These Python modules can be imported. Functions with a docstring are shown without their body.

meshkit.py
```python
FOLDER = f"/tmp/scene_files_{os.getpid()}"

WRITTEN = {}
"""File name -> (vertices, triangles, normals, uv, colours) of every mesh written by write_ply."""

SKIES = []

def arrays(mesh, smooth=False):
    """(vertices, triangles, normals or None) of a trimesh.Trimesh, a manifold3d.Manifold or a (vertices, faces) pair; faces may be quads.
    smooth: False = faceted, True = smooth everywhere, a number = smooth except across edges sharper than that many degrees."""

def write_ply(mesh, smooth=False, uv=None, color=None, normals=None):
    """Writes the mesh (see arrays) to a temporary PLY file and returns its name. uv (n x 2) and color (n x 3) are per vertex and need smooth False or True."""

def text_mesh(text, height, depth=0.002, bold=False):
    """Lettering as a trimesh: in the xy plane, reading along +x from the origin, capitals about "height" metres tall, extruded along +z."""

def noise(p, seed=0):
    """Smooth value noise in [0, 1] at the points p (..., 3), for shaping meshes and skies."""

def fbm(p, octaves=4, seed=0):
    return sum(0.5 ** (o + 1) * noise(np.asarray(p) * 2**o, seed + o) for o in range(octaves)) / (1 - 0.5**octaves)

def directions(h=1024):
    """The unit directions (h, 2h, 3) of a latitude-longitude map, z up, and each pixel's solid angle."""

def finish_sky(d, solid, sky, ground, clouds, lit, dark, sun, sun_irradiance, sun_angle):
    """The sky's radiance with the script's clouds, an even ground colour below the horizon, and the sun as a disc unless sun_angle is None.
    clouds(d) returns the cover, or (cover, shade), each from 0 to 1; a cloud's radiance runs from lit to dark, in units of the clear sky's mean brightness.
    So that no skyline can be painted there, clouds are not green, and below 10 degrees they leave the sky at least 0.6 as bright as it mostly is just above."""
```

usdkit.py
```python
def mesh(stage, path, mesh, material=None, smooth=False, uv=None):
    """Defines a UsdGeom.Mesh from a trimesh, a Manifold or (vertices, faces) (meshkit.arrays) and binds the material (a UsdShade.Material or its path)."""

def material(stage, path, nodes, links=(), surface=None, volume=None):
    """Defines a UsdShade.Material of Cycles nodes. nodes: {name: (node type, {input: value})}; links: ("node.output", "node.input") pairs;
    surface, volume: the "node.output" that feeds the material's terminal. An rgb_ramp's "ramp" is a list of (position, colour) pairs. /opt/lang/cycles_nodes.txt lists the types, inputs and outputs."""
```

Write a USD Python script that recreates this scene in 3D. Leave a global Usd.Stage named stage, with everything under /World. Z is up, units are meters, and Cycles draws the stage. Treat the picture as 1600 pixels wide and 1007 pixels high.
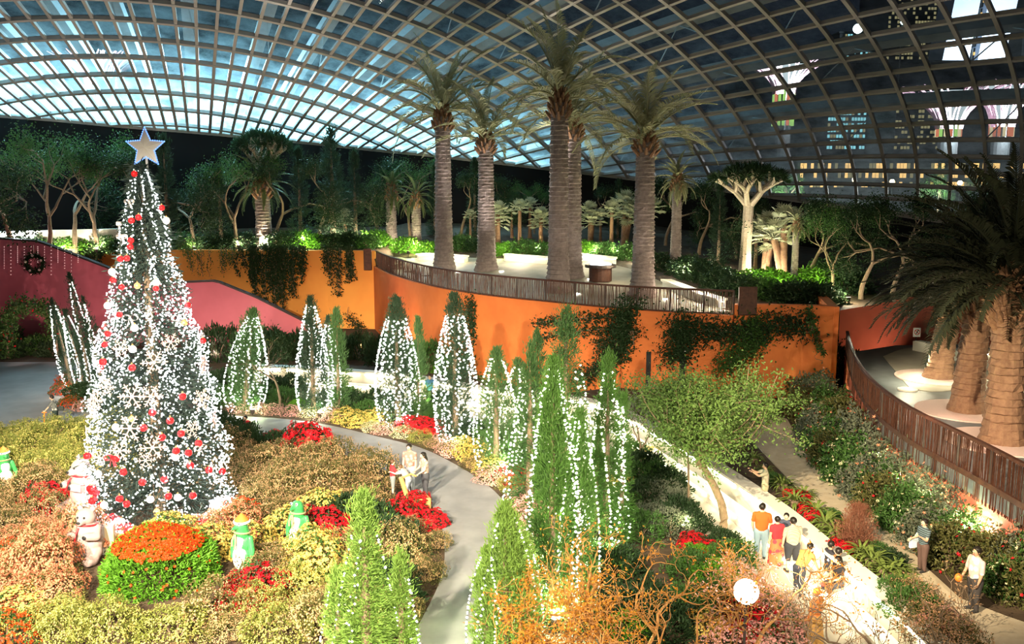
import math, random
import numpy as np, trimesh, manifold3d, usdkit, meshkit
from pxr import Usd, UsdGeom, UsdLux, UsdShade, Gf, Sdf, Vt
stage = Usd.Stage.CreateInMemory()
UsdGeom.SetStageUpAxis(stage, 'Z'); UsdGeom.SetStageMetersPerUnit(stage, 1.0)
UsdGeom.Xform.Define(stage, '/World'); UsdGeom.Scope.Define(stage, '/World/Looks')
# ------------------------------------------------------------------ camera, sky, large lights, exposure
F, HC = 1440.0, 12.0                       # focal length in pixels of the 1600 px frame, eye height
PITCH = math.atan((503.5 - 285) / F)
EXPOSURE = 0.0
cam = UsdGeom.Camera.Define(stage, '/World/camera')
cam.CreateHorizontalApertureAttr(36.0); cam.CreateVerticalApertureAttr(36.0 * 1007 / 1600)
cam.CreateFocalLengthAttr(36.0 * F / 1600); cam.CreateFStopAttr(0.0); cam.CreateFocusDistanceAttr(50.0)
cam.CreateClippingRangeAttr(Gf.Vec2f(0.1, 3000)); cam.CreateExposureAttr(EXPOSURE)
cam.AddTranslateOp().Set(Gf.Vec3d(0, 0, HC)); cam.AddRotateXOp().Set(90 - math.degrees(PITCH))
sky = UsdLux.DomeLight.Define(stage, '/World/night_sky')
sky.CreateColorAttr(Gf.Vec3f(0.35, 0.5, 0.75)); sky.CreateIntensityAttr(0.007)
NL = [0]
def lamp(p, power, color, radius=0.15, aim=None, cone=None, soft=0.3):
    """a small unseen light source, no fixture of its own; aim + cone make it a spot"""
    NL[0] += 1
    l = UsdLux.SphereLight.Define(stage, f'/World/lamp_{NL[0]:03d}')
    l.CreateRadiusAttr(radius); l.CreateNormalizeAttr(True); l.CreateIntensityAttr(float(power)); l.CreateColorAttr(Gf.Vec3f(*color))
    m = Gf.Matrix4d(1)
    if aim is not None:
        z = -np.subtract(aim, p) / np.linalg.norm(np.subtract(aim, p))
        x = np.cross([0, 0, 1], z) if abs(z[2]) < .99 else np.array([1.0, 0, 0]); x /= np.linalg.norm(x); y = np.cross(z, x)
        m = Gf.Matrix4d(*x, 0, *y, 0, *z, 0, *map(float, p), 1)
        s = UsdLux.ShapingAPI.Apply(l.GetPrim()); s.CreateShapingConeAngleAttr(float(cone)); s.CreateShapingConeSoftnessAttr(float(soft))
    else:
        m.SetTranslate(Gf.Vec3d(*map(float, p)))
    UsdGeom.Xformable(l).AddTransformOp().Set(m)
    return l
def rect(p, aim, w, h, power, color):
    NL[0] += 1
    l = UsdLux.RectLight.Define(stage, f'/World/lamp_{NL[0]:03d}')
    l.CreateWidthAttr(w); l.CreateHeightAttr(h); l.CreateNormalizeAttr(True); l.CreateIntensityAttr(float(power)); l.CreateColorAttr(Gf.Vec3f(*color))
    z = -np.subtract(aim, p) / np.linalg.norm(np.subtract(aim, p))
    x = np.cross([0, 0, 1], z) if abs(z[2]) < .99 else np.array([1.0, 0, 0]); x /= np.linalg.norm(x); y = np.cross(z, x)
    UsdGeom.Xformable(l).AddTransformOp().Set(Gf.Matrix4d(*x, 0, *y, 0, *z, 0, *map(float, p), 1))
WARM, WHITE, COOL = (1, .82, .58), (1, .95, .88), (.75, .88, 1)
# unseen key floods added from the gallery side, aimed at the flower field
for p_, a_, w_ in (((-16, -3, 19), (-14, 28, 0), 58000), ((-9, -3, 19), (-8, 27, 0), 47000), ((2, -3, 19), (-3, 36, 0), 14000), ((11, -3, 19), (10, 34, 0), 9000)):
    lamp(p_, w_, (1, .85, .62), .3, aim=a_, cone=24, soft=.5)
lamp((-7, 6, 18), 36000, (1, .80, .52), .2, aim=(15.5, 32, .8), cone=13, soft=.6)
# unseen wide uplights added to brighten the roof bars, plus two narrow spots
for p_, a_, w_, c_ in (((-20, 58, 6.2), (-24, 62, 26), 1300, 62), ((-2, 62, 6.0), (-2, 60, 26), 1300, 62), ((14, 56, 6.0), (14, 62, 24), 1200, 60), ((30, 46, 4.2), (26, 60, 20), 600, 60), ((-38, 60, 8), (-38, 66, 24), 800, 60),
        ((-13, 52, 1.5), (-15, 66, 25), 6000, 8), ((2, 57, 6.0), (3.6, 66, 24), 6000, 8)):
    lamp(p_, w_, (1, .93, .85), .12, aim=a_, cone=c_, soft=.6)
# ------------------------------------------------------------------ helpers
W = '/World/'
USED = {}
def numbered(parent, name):
    k = (parent, name); n = USED.get(k, 0); USED[k] = n + 1
    return name if n == 0 else f'{name}_{n:03d}'
def tag(p, label=None, cat=None, group=None, kind=None):
    p = p.GetPrim() if hasattr(p, 'GetPrim') else p
    for k, v in (('label', label), ('category', cat), ('group', group), ('kind', kind)):
        if v: p.SetCustomDataByKey(k, v)
    return p
def place(x, loc, rz=0, sc=1, rx=0, ry=0):
    x = UsdGeom.Xformable(x)
    x.AddTranslateOp().Set(Gf.Vec3d(*map(float, loc))); x.AddRotateXYZOp().Set(Gf.Vec3f(rx, ry, math.degrees(rz)))
    x.AddScaleOp().Set(Gf.Vec3f(sc, sc, sc) if np.ndim(sc) == 0 else Gf.Vec3f(*map(float, sc)))
def replace(prim, loc, rz=0, sc=1, rx=0, ry=0):
    prim.GetAttribute('xformOp:translate').Set(Gf.Vec3d(*map(float, loc))); prim.GetAttribute('xformOp:rotateXYZ').Set(Gf.Vec3f(rx, ry, math.degrees(rz)))
    prim.GetAttribute('xformOp:scale').Set(Gf.Vec3f(sc, sc, sc) if np.ndim(sc) == 0 else Gf.Vec3f(*map(float, sc)))
def thing(name, label=None, cat=None, loc=(0, 0, 0), rz=0, sc=1, group=None, kind=None):
    x = UsdGeom.Xform.Define(stage, W + numbered('', name)); place(x, loc, rz, sc)
    return tag(x, label, cat, group, kind)
def obj(name, mesh, mat, parent=None, smooth=False, kind=None, label=None, cat=None, group=None):
    base = str(parent.GetPath()) if parent is not None else '/World'
    if isinstance(mesh, MB): mesh = mesh.get()
    m = usdkit.mesh(stage, base + '/' + numbered(base, name), mesh, M[mat], smooth=smooth)
    return tag(m, label, cat, group, kind)
class Proto:
    """a kind of thing: the first use is the thing itself, later uses are instanced copies of it"""
    def __init__(s, name, build): s.name, s.build, s.root = name, build, None
    def put(s, loc, rz=0, sc=1, label=None, cat=None, group=None, rx=0, ry=0):
        if s.root is None:
            s.root = thing(s.name, label, cat, (0, 0, 0), group=group); s.build(s.root); p = s.root
        else:
            x = UsdGeom.Xform.Define(stage, W + numbered('', s.name)); p = x.GetPrim()
            p.GetReferences().AddInternalReference(s.root.GetPath()); p.SetInstanceable(True)
            for k in ('label', 'category', 'group'):
                pass
            place2 = True
            UsdGeom.Xformable(p)
            x.CreateXformOpOrderAttr
            tag(p, label, cat, group)
            for nm, ty in (('translate', Sdf.ValueTypeNames.Double3), ('rotateXYZ', Sdf.ValueTypeNames.Float3), ('scale', Sdf.ValueTypeNames.Float3)):
                p.CreateAttribute('xformOp:' + nm, ty)
        replace(p, loc, rz, sc, rx, ry)
        return p
RIGHT = np.array([1.0, 0, 0]); FWD = np.array([0, math.cos(PITCH), -math.sin(PITCH)]); UP = np.array([0, math.sin(PITCH), math.cos(PITCH)])
def ray(px, py):
    return FWD + RIGHT * (px - 800) / F - UP * (py - 503.5) / F
def at(px, py, z=0.0):
    d = ray(px, py); t = (z - HC) / d[2]; return np.array([d[0] * t, d[1] * t, z])
def atd(px, py, y):
    d = ray(px, py); t = y / d[1]; return np.array([d[0] * t, y, HC + d[2] * t])
def mperpx(p):
    return float(np.dot(np.subtract(p, (0, 0, HC)), FWD)) / F
class MB:
    def __init__(s): s.v, s.f, s.n = [], [], 0
    def add(s, v, f):
        v = np.asarray(v, float); f = np.asarray(f, int)
        if f.shape[1] == 4: f = np.vstack([f[:, [0, 1, 2]], f[:, [0, 2, 3]]])
        s.v.append(v); s.f.append(f + s.n); s.n += len(v); return s
    def mesh(s, m): return s.add(m.vertices, m.faces)
    def box(s, lo, hi, bev=0):
        c = (np.add(lo, hi)) / 2; e = np.subtract(hi, lo)
        return s.obox(c, np.eye(3), e, bev)
    def obox(s, c, axes, e, bev=0):
        axes = np.asarray(axes, float); e = np.asarray(e, float) / 2
        if bev <= 0:
            q = np.array([[x, y, z] for x in (-1, 1) for y in (-1, 1) for z in (-1, 1)], float) * e
            f = [[0, 1, 3], [0, 3, 2], [4, 6, 7], [4, 7, 5], [0, 4, 5], [0, 5, 1], [2, 3, 7], [2, 7, 6], [0, 2, 6], [0, 6, 4], [1, 5, 7], [1, 7, 3]]
            return s.add(q @ axes + c, f)
        q = []
        for x in (-1, 1):
            for y in (-1, 1):
                for z in (-1, 1):
                    for k in range(3):
                        p = np.array([x, y, z]) * (e - bev); p[k] += np.sign(p[k]) * bev if p[k] else 0; q.append(p)
        h = trimesh.convex.convex_hull(np.array(q)); return s.add(h.vertices @ axes + c, h.faces)
    def tube(s, pts, r, n=8, cap=True):
        pts = np.asarray(pts, float); r = np.broadcast_to(np.asarray(r, float), (len(pts),))
        t = np.gradient(pts, axis=0); t /= np.maximum(np.linalg.norm(t, axis=1, keepdims=True), 1e-9)
        ref = np.array([0, 0, 1.0]) if abs(t[0][2]) < .9 else np.array([1.0, 0, 0])
        a = np.cross(t, ref); bad = np.linalg.norm(a, axis=1) < 1e-3; a[bad] = np.cross(t[bad], [0.3, 1, 0]); a /= np.linalg.norm(a, axis=1, keepdims=True); b = np.cross(t, a)
        an = np.arange(n) / n * 2 * np.pi
        v = (pts[:, None] + r[:, None, None] * (a[:, None] * np.cos(an)[None, :, None] + b[:, None] * np.sin(an)[None, :, None])).reshape(-1, 3)
        i, j = np.meshgrid(np.arange(len(pts) - 1), np.arange(n), indexing='ij'); i, j = i.ravel(), j.ravel(); k = (j + 1) % n
        f = np.vstack([np.stack([i * n + j, i * n + k, (i + 1) * n + k], 1), np.stack([i * n + j, (i + 1) * n + k, (i + 1) * n + j], 1)])
        if cap:
            m = len(v); v = np.vstack([v, pts[0], pts[-1]]); o = (len(pts) - 1) * n; q = np.arange(n); k = (q + 1) % n
            f = np.vstack([f, np.stack([np.full(n, m), k, q], 1), np.stack([np.full(n, m + 1), o + q, o + k], 1)])
        return s.add(v, f[:, ::-1])
    def lathe(s, prof, n=24, c=(0, 0, 0), sx=1, sy=1):
        prof = np.asarray(prof, float); an = np.arange(n) / n * 2 * np.pi
        v = np.stack([prof[:, None, 0] * np.cos(an) * sx, prof[:, None, 0] * np.sin(an) * sy, np.repeat(prof[:, 1:2], n, 1)], -1).reshape(-1, 3) + c
        i, j = np.meshgrid(np.arange(len(prof) - 1), np.arange(n), indexing='ij'); i, j = i.ravel(), j.ravel(); k = (j + 1) % n
        return s.add(v, np.stack([i * n + j, i * n + k, (i + 1) * n + k, (i + 1) * n + j], 1))
    def ball(s, c, r, sub=2, sc=(1, 1, 1)):
        m = ICO[sub]; return s.add(m.vertices * r * np.asarray(sc) + c, m.faces)
    def prism(s, poly, z0, z1):
        """poly: (n,2) outline, or (n,3) with its own top heights"""
        from shapely.geometry import Polygon
        m = trimesh.creation.extrude_polygon(Polygon(np.asarray(poly)[:, :2]), z1 - z0, engine='earcut'); m.apply_translation([0, 0, z0]); return s.mesh(m)
    def get(s): return (np.vstack(s.v), np.vstack(s.f))
ICO = {k: trimesh.creation.icosphere(k, 1.0) for k in (0, 1, 2, 3)}
def resample(p, step):
    p = np.asarray(p, float); d = np.concatenate([[0], np.cumsum(np.linalg.norm(np.diff(p, axis=0), axis=1))])
    n = max(2, int(d[-1] / step) + 1); t = np.linspace(0, d[-1], n); return np.stack([np.interp(t, d, p[:, k]) for k in range(p.shape[1])], 1)
def smooth_line(p, n=60):
    from scipy.interpolate import CubicSpline
    p = np.asarray(p, float); d = np.concatenate([[0], np.cumsum(np.sqrt(np.linalg.norm(np.diff(p, axis=0), axis=1)))])
    return CubicSpline(d, p)(np.linspace(0, d[-1], n))
def rnd(seed): return np.random.default_rng(seed)
# ------------------------------------------------------------------ materials
M = {}
def mat(name, col, rough=.6, var=0, nscale=0, ncol=None, bump=0, bscale=20, spec=.3, metallic=0, trans=0, emit=None, estr=0, island=None, coat=0):
    n = {'p': ('principled_bsdf', {'base_color': col, 'roughness': rough, 'specular_ior_level': spec, 'metallic': metallic, 'coat_weight': coat})}; L = []
    if emit is not None: n['p'][1].update(emission_color=emit, emission_strength=estr)
    src = None
    if island:                                   # every leaf, petal or piece of its own tone
        n['g'] = ('geometry', {}); n['r'] = ('rgb_ramp', {'ramp': island}); L.append(('g.random_per_island', 'r.fac')); src = 'r.color'
    elif ncol is not None:
        n['tc'] = ('geometry', {}); n['n'] = ('noise_texture', {'scale': nscale, 'detail': 4.0, 'roughness': .6}); n['r'] = ('rgb_ramp', {'ramp': [(.3, col), (.7, ncol)]})
        L += [('tc.position', 'n.vector'), ('n.fac', 'r.fac')]; src = 'r.color'
    if src: L.append((src, 'p.base_color'))
    if bump:
        n['tb'] = ('geometry', {}); n['nb'] = ('noise_texture', {'scale': bscale, 'detail': 4.0}); n['b'] = ('bump', {'strength': bump, 'distance': .03})
        L += [('tb.position', 'nb.vector'), ('nb.fac', 'b.height'), ('b.normal', 'p.normal')]
    out = 'p.BSDF'
    if trans:
        n['t'] = ('translucent_bsdf', {'color': col}); n['mx'] = ('mix_closure', {'fac': trans}); L += [('p.BSDF', 'mx.closure1'), ('t.BSDF', 'mx.closure2')]
        if src: L.append((src, 't.color'))
        out = 'mx.closure'
    M[name] = usdkit.material(stage, '/World/Looks/' + name, n, L, surface=out)
def glow(name, col, strength):
    M[name] = usdkit.material(stage, '/World/Looks/' + name, {'e': ('emission', {'color': col, 'strength': strength})}, [], surface='e.emission')
mat('steel', (.30, .275, .25), .45, spec=.4)
mat('arch_paint', (.20, .21, .22), .6)
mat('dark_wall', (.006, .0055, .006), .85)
mat('soil', (.05, .032, .02), .95, nscale=1.5, ncol=(.09, .06, .035), bump=.6, bscale=9)
mat('path_grey', (.19, .188, .19), .7, nscale=.9, ncol=(.25, .247, .245), bump=.1, bscale=40)
mat('path_tan', (.44, .36, .25), .7, nscale=3.0, ncol=(.52, .44, .32), bump=.15, bscale=30)
mat('terrace_floor', (.60, .57, .49), .6, nscale=1.2, ncol=(.68, .64, .56))
mat('terrace_gravel', (.30, .275, .22), .7, nscale=1.2, ncol=(.38, .35, .28))
mat('bench_paving', (.31, .285, .235), .7, nscale=1.2, ncol=(.38, .35, .29))
mat('dark_paving', (.10, .115, .12), .5, nscale=2.0, ncol=(.14, .155, .16))
mat('pale_wall', (.72, .69, .6), .6)
mat('wall_orange', (.55, .135, .03), .75, nscale=.7, ncol=(.62, .17, .04), bump=.15, bscale=14)
mat('wall_amber_lit', (.70, .27, .05), .75, nscale=.5, ncol=(.76, .32, .06), bump=.15, bscale=14)  # terracotta wall with its amber wash light put into the colour
mat('wall_magenta', (.56, .14, .18), .7, nscale=.6, ncol=(.62, .16, .21), bump=.1, bscale=14)
mat('wall_red', (.62, .16, .10), .75, nscale=.7, ncol=(.70, .2, .12), bump=.15, bscale=14)
mat('rust', (.045, .018, .012), .6, nscale=6.0, ncol=(.09, .035, .02))
mat('rail_dark', (.05, .035, .03), .5)
# the panes: clear glass; a haze, denser low down, is added for the base glow
M['glass'] = usdkit.material(stage, '/World/Looks/glass', {'t': ('transparent_bsdf', {'color': (.93, .97, .97)}), 'g': ('glossy_bsdf', {'color': (1, 1, 1), 'roughness': .04}), 'f': ('layer_weight', {'blend': .5}), 'fr': ('rgb_ramp', {'ramp': [(0, (.04, .04, .04)), (.6, (.06, .06, .06)), (.85, (.22, .22, .22)), (1, (.9, .9, .9))]}), 'm': ('mix_closure', {}),
    'd': ('translucent_bsdf', {'color': (.75, .85, .88)}), 'm2': ('mix_closure', {}), 'tc': ('geometry', {}), 'n': ('noise_texture', {'scale': .35, 'detail': 5.0, 'roughness': .65}), 'r': ('rgb_ramp', {'ramp': [(.35, (.10, .10, .10)), (.7, (.58, .58, .58))]}), 'sz': ('separate_xyz', {}), 'hz': ('map_range', {'from_min': 15.0, 'from_max': 27.0, 'to_min': 1.0, 'to_max': .07, 'clamp': True}), 'mu': ('math', {'math_type': 'multiply'})},
    [('f.facing', 'fr.fac'), ('fr.color', 'm.fac'), ('t.BSDF', 'm.closure1'), ('g.BSDF', 'm.closure2'), ('tc.position', 'n.vector'), ('n.fac', 'r.fac'), ('tc.position', 'sz.vector'), ('sz.z', 'hz.value'), ('hz.result', 'mu.value1'), ('r.color', 'mu.value2'), ('mu.value', 'm2.fac'), ('m.closure', 'm2.closure1'), ('d.BSDF', 'm2.closure2')], surface='m2.closure')
# ------------------------------------------------------------------ the glass dome
TQ = [-18.862634, 1.865049, -148.140886, 1.736531, 0.947389, 5.93092, 183.988675, 8.330742, 0.032268, 1.137601, 0.013856]
def torus(i, j, out=0.0):
    ax, ay, az, phi, el, R, r, t0, dt, s0, ds = TQ
    t = np.array([math.cos(phi) * math.cos(el), math.sin(phi) * math.cos(el), math.sin(el)])
    e1 = np.cross([0, 0, 1], t); e1 /= np.linalg.norm(e1); e2 = np.cross(t, e1)
    i, j = np.broadcast_arrays(np.asarray(i, float), np.asarray(j, float)); th, ps = t0 + dt * i, s0 + ds * j
    rad = R + (r + out) * np.cos(ps)
    return np.array([ax, ay, az]) + rad[..., None] * (np.cos(th)[..., None] * e1 + np.sin(th)[..., None] * e2) + ((r + out) * np.sin(ps))[..., None] * t
BC, BN = np.array([-16.09, 87.04, 15.27]), np.array([0.11522776, -0.11934952, 0.98614312])
def above(p): return (p - BC) @ BN
I0, I1, J0, J1 = -31, 27, -9, 30
SN = np.sign((torus(0, 10, 1.0) - torus(0, 10))[2])     # which way is outwards
ceiling = thing('ceiling', 'glass and steel gridshell dome over the garden', kind='structure')
def bar(fixed, vary, along_i, w, h):
    """one curved hollow-section bar of the grid, above the base plane only"""
    tt = np.arange(vary[0], vary[1] + .01, .5)
    P = lambda o: torus(tt, fixed, o) if along_i else torus(fixed, tt, o)
    p = P(0); keep = above(p) > -0.6
    if keep.sum() < 2: return None
    a = np.nonzero(keep)[0]; runs = np.split(a, np.nonzero(np.diff(a) > 1)[0] + 1); mb = MB()
    for rn in runs:
        if len(rn) < 2: continue
        q = p[rn]; up = (P(1.0)[rn] - q) * SN; t = np.gradient(q, axis=0); sd = np.cross(t, up); sd /= np.linalg.norm(sd, axis=1, keepdims=True)
        v = np.stack([q - up * h + sd * w / 2, q - up * h - sd * w / 2, q + up * .06 - sd * w / 2, q + up * .06 + sd * w / 2], 1).reshape(-1, 3); n = len(q)
        f = [[k * 4 + a_, k * 4 + (a_ + 1) % 4, k * 4 + 4 + (a_ + 1) % 4, k * 4 + 4 + a_] for k in range(n - 1) for a_ in range(4)] + [[3, 2, 1, 0], [n * 4 - 4, n * 4 - 3, n * 4 - 2, n * 4 - 1]]
        mb.add(v, f)
    return mb if mb.n else None
def project(p):
    d = np.asarray(p, float) - (0, 0, HC); z = d @ FWD
    return np.stack([800 + F * (d @ RIGHT) / z, 503.5 - F * (d @ UP) / z], -1), z
for i in range(I0, I1 + 1):
    b = bar(i, (J0, J1), False, .24, .24)
    if b: obj('rib', b, 'steel', ceiling)
for j in range(J0, J1 + 1):
    b = bar(j, (I0, I1), True, .26, .27)
    if b: obj('purlin', b, 'steel', ceiling)
panes = []
for i in range(I0, I1):
    for j in range(J0, J1):
        c = torus([i, i + 1, i + 1, i], [j, j, j + 1, j + 1], .02 * SN)
        if above(c).max() < .05: continue
        m = c.mean(0)
        u, z = project(c); ins = np.all(z > 1) and u[:, 0].max() > 0 and u[:, 0].min() < 1600 and u[:, 1].max() > 0 and u[:, 1].min() < 320
        area = 0.5 * abs(np.sum(u[:, 0] * np.roll(u[:, 1], -1) - u[:, 1] * np.roll(u[:, 0], -1))) if ins else 0
        panes.append((-area, i, j, c))
panes.sort(key=lambda a: a[:3])
rest = MB()
for k, (a, i, j, c) in enumerate(panes):
    q = np.vstack([c, torus([i, i + 1, i + 1, i], [j, j, j + 1, j + 1], .045 * SN)])
    f = [[0, 1, 2], [0, 2, 3]]
    if k < 300 and a < 0: obj('pane', (c, np.array(f)), 'glass', ceiling)
    else: rest.add(c, f)
obj('pane_field', rest, 'glass', ceiling, kind='stuff')
# base ring: where the shell meets the base plane, followed cell by cell
def base_curve():
    pts = []
    for i in np.arange(I0, I1, .5):
        jj = np.arange(J0, J1, .05); h = above(torus(i, jj)); s = np.nonzero(np.diff(np.sign(h)))[0]
        for k in s: pts.append(torus(i, jj[k]))
    for j in np.arange(J0, J1, .5):
        ii = np.arange(I0, I1, .05); h = above(torus(ii, j)); s = np.nonzero(np.diff(np.sign(h)))[0]
        for k in s: pts.append(torus(ii[k], j))
    pts = np.array(pts); c = np.array([-16, 30]); an = np.arctan2(pts[:, 1] - c[1], pts[:, 0] - c[0]); return pts[np.argsort(-an)]
ring = base_curve(); ring = ring[(ring[:, 1] > 30)]; ring = smooth_line(resample(ring, 4.0), 90)
b = MB(); b.tube(ring, .35, 8); obj('base_ring', b, 'steel', ceiling)
# unseen blue-white lamps added outside the foot of the dome, making the panes glow
for i_ in np.arange(-29, 13, 2.4):
    jj = np.arange(5, 28, .05); jb = jj[int(np.argmin(np.abs(above(torus(i_, jj)))))]
    lamp(torus(i_, jb - .6, 6.0), 3600 if i_ < 4 else 1900, (.38, .80, 1.0), .4, aim=torus(i_, jb - 1.5, 0), cone=75, soft=.4)
# ------------------------------------------------------------------ ground, walls, terraces
ZT = 5.2                                             # palm terrace
def ribbon(pts, z0, z1, t=.35, mb=None):
    """an upright wall of thickness t along the plan curve pts; z1 may vary along it"""
    pts = np.asarray(pts, float)[:, :2]; n = len(pts); z0 = np.broadcast_to(z0, n); z1 = np.broadcast_to(z1, n)
    g = np.gradient(pts, axis=0); g /= np.linalg.norm(g, axis=1, keepdims=True); s = np.stack([-g[:, 1], g[:, 0]], 1) * t / 2; mb = mb or MB()
    A, B = pts + s, pts - s
    v = np.stack([np.c_[A, z0], np.c_[B, z0], np.c_[B, z1], np.c_[A, z1]], 1).reshape(-1, 3)
    f = [[k * 4 + a, k * 4 + (a + 1) % 4, k * 4 + 4 + (a + 1) % 4, k * 4 + 4 + a] for k in range(n - 1) for a in range(4)] + [[3, 2, 1, 0], [n * 4 - 4, n * 4 - 3, n * 4 - 2, n * 4 - 1]]
    return mb.add(v, f)
def struct(name, mesh, m, label, **k): return obj(name, mesh, m, kind='structure', label=label, **k)
b = MB(); b.prism([(-75, 3), (75, 3), (75, 100), (-75, 100)], -.5, 0.0); struct('floor', b, 'soil', 'dark planting soil under the whole garden')
def pathmesh(px, z=0.03, step=1.0, th=.4):
    poly = np.array([at(x, y, z)[:2] for x, y in px]); b = MB(); b.prism(poly, z - th, z); return b
main_path = [(336, 648), (400, 652), (455, 656), (530, 668), (600, 685), (660, 701), (715, 728), (760, 757), (800, 800), (815, 850), (800, 900), (780, 960), (772, 1030), (632, 1030), (655, 975), (682, 922), (694, 880), (692, 832), (676, 793), (645, 762), (604, 737), (548, 715), (486, 692), (420, 682), (336, 676)]
struct('floor', pathmesh(smooth_line(main_path[:13], 40).tolist() + smooth_line(main_path[13:], 40).tolist()), 'path_grey', 'grey concrete path curving round the flower field')
struct('floor', pathmesh([(-120, 566), (60, 566), (150, 566), (185, 600), (200, 640), (336, 640), (336, 690), (260, 684), (165, 664), (90, 672), (-10, 690), (-120, 690)]), 'path_grey', 'grey paved plaza at the far left below the magenta wall')
TAN = [(1175, 640), (1230, 655), (1255, 700), (1300, 748), (1350, 790), (1400, 828), (1440, 880), (1500, 935), (1570, 962), (1680, 1000), (1680, 1060), (1560, 1060), (1500, 1000), (1455, 930), (1398, 880), (1330, 838), (1285, 800), (1240, 757), (1190, 705), (1150, 660)]
ZB = .85                                            # planter bed and tan path stand half a metre above the bench path
struct('floor', pathmesh(TAN, ZB + .03, th=.25), 'path_tan', 'tan stone path between the pineapple bed and the right hedge')
# bench path: floor strip, low white bench wall, bed behind
WB = smooth_line([at(x, y) for x, y in [(400, 597), (470, 600), (560, 606), (640, 614), (720, 628), (800, 640), (880, 648), (960, 668), (1040, 712), (1110, 757), (1180, 806), (1240, 852), (1310, 915), (1370, 966), (1430, 1022), (1480, 1075)]], 120)
g = np.gradient(WB[:, :2], axis=0); g /= np.linalg.norm(g, axis=1, keepdims=True); NR = np.stack([g[:, 1], -g[:, 0]], 1)       # to the viewer's side
if NR[60] @ np.array([0, -1]) < 0: NR = -NR
inner = WB[:, :2] + NR * 3.1
b = MB(); b.prism(np.vstack([WB[:, :2], inner[::-1]]), -.3, .05); struct('floor', b, 'bench_paving', 'pale paving of the lit bench path')
bed = np.vstack([WB[46:, :2], [at(1600, 1100, ZB)[:2], at(1700, 900, ZB)[:2], at(1620, 800, ZB)[:2], at(1500, 730, ZB)[:2], at(1330, 610, ZB)[:2], at(1000, 600, ZB)[:2]]])
b = MB(); b.prism(bed, -.3, ZB); struct('floor', b, 'soil', 'raised soil of the planting beds on the right')
bw = obj('bench_wall', ribbon(WB + np.c_[NR * .2, np.zeros(120)], 0, 1.0, .4), 'pale_wall'); tag(bw, 'long low white wall running along the lit bench path', 'wall')
bo = thing('bench', 'long low pale bench running along the foot of the bench wall', 'bench')
for k0 in range(4, 116, 14):
    k1 = min(k0 + 15, 118); obj('bench_block', ribbon(WB[k0:k1, :2] + NR[k0:k1] * .84, .05, .40, .62), 'pale_wall', bo)
glow('led', (1, .86, .56), 34.0); glow('led_soft', (1, .86, .56), 9.0)
bl_ = thing('light_strip', 'warm light strip along the front edge of the long bench', 'light strip')
for k in range(4, 112, 6): obj('tube', ribbon(WB[k:k + 6, :2] + NR[k:k + 6] * 1.18, .30, .36, .05), 'led', bl_)
led = thing('light_strip', 'warm light strip under the coping of the bench wall', 'light strip')
for k in range(0, 118, 6):
    q = WB[k:k + 6, :2] + NR[k:k + 6] * .44
    if len(q) > 1: obj('tube', ribbon(q, .86, .93, .05), 'led', led)
cap = obj('coping', ribbon(WB + np.c_[NR * .18, np.zeros(120)], 1.0, 1.08, .62), 'pale_wall', bw)
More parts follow.
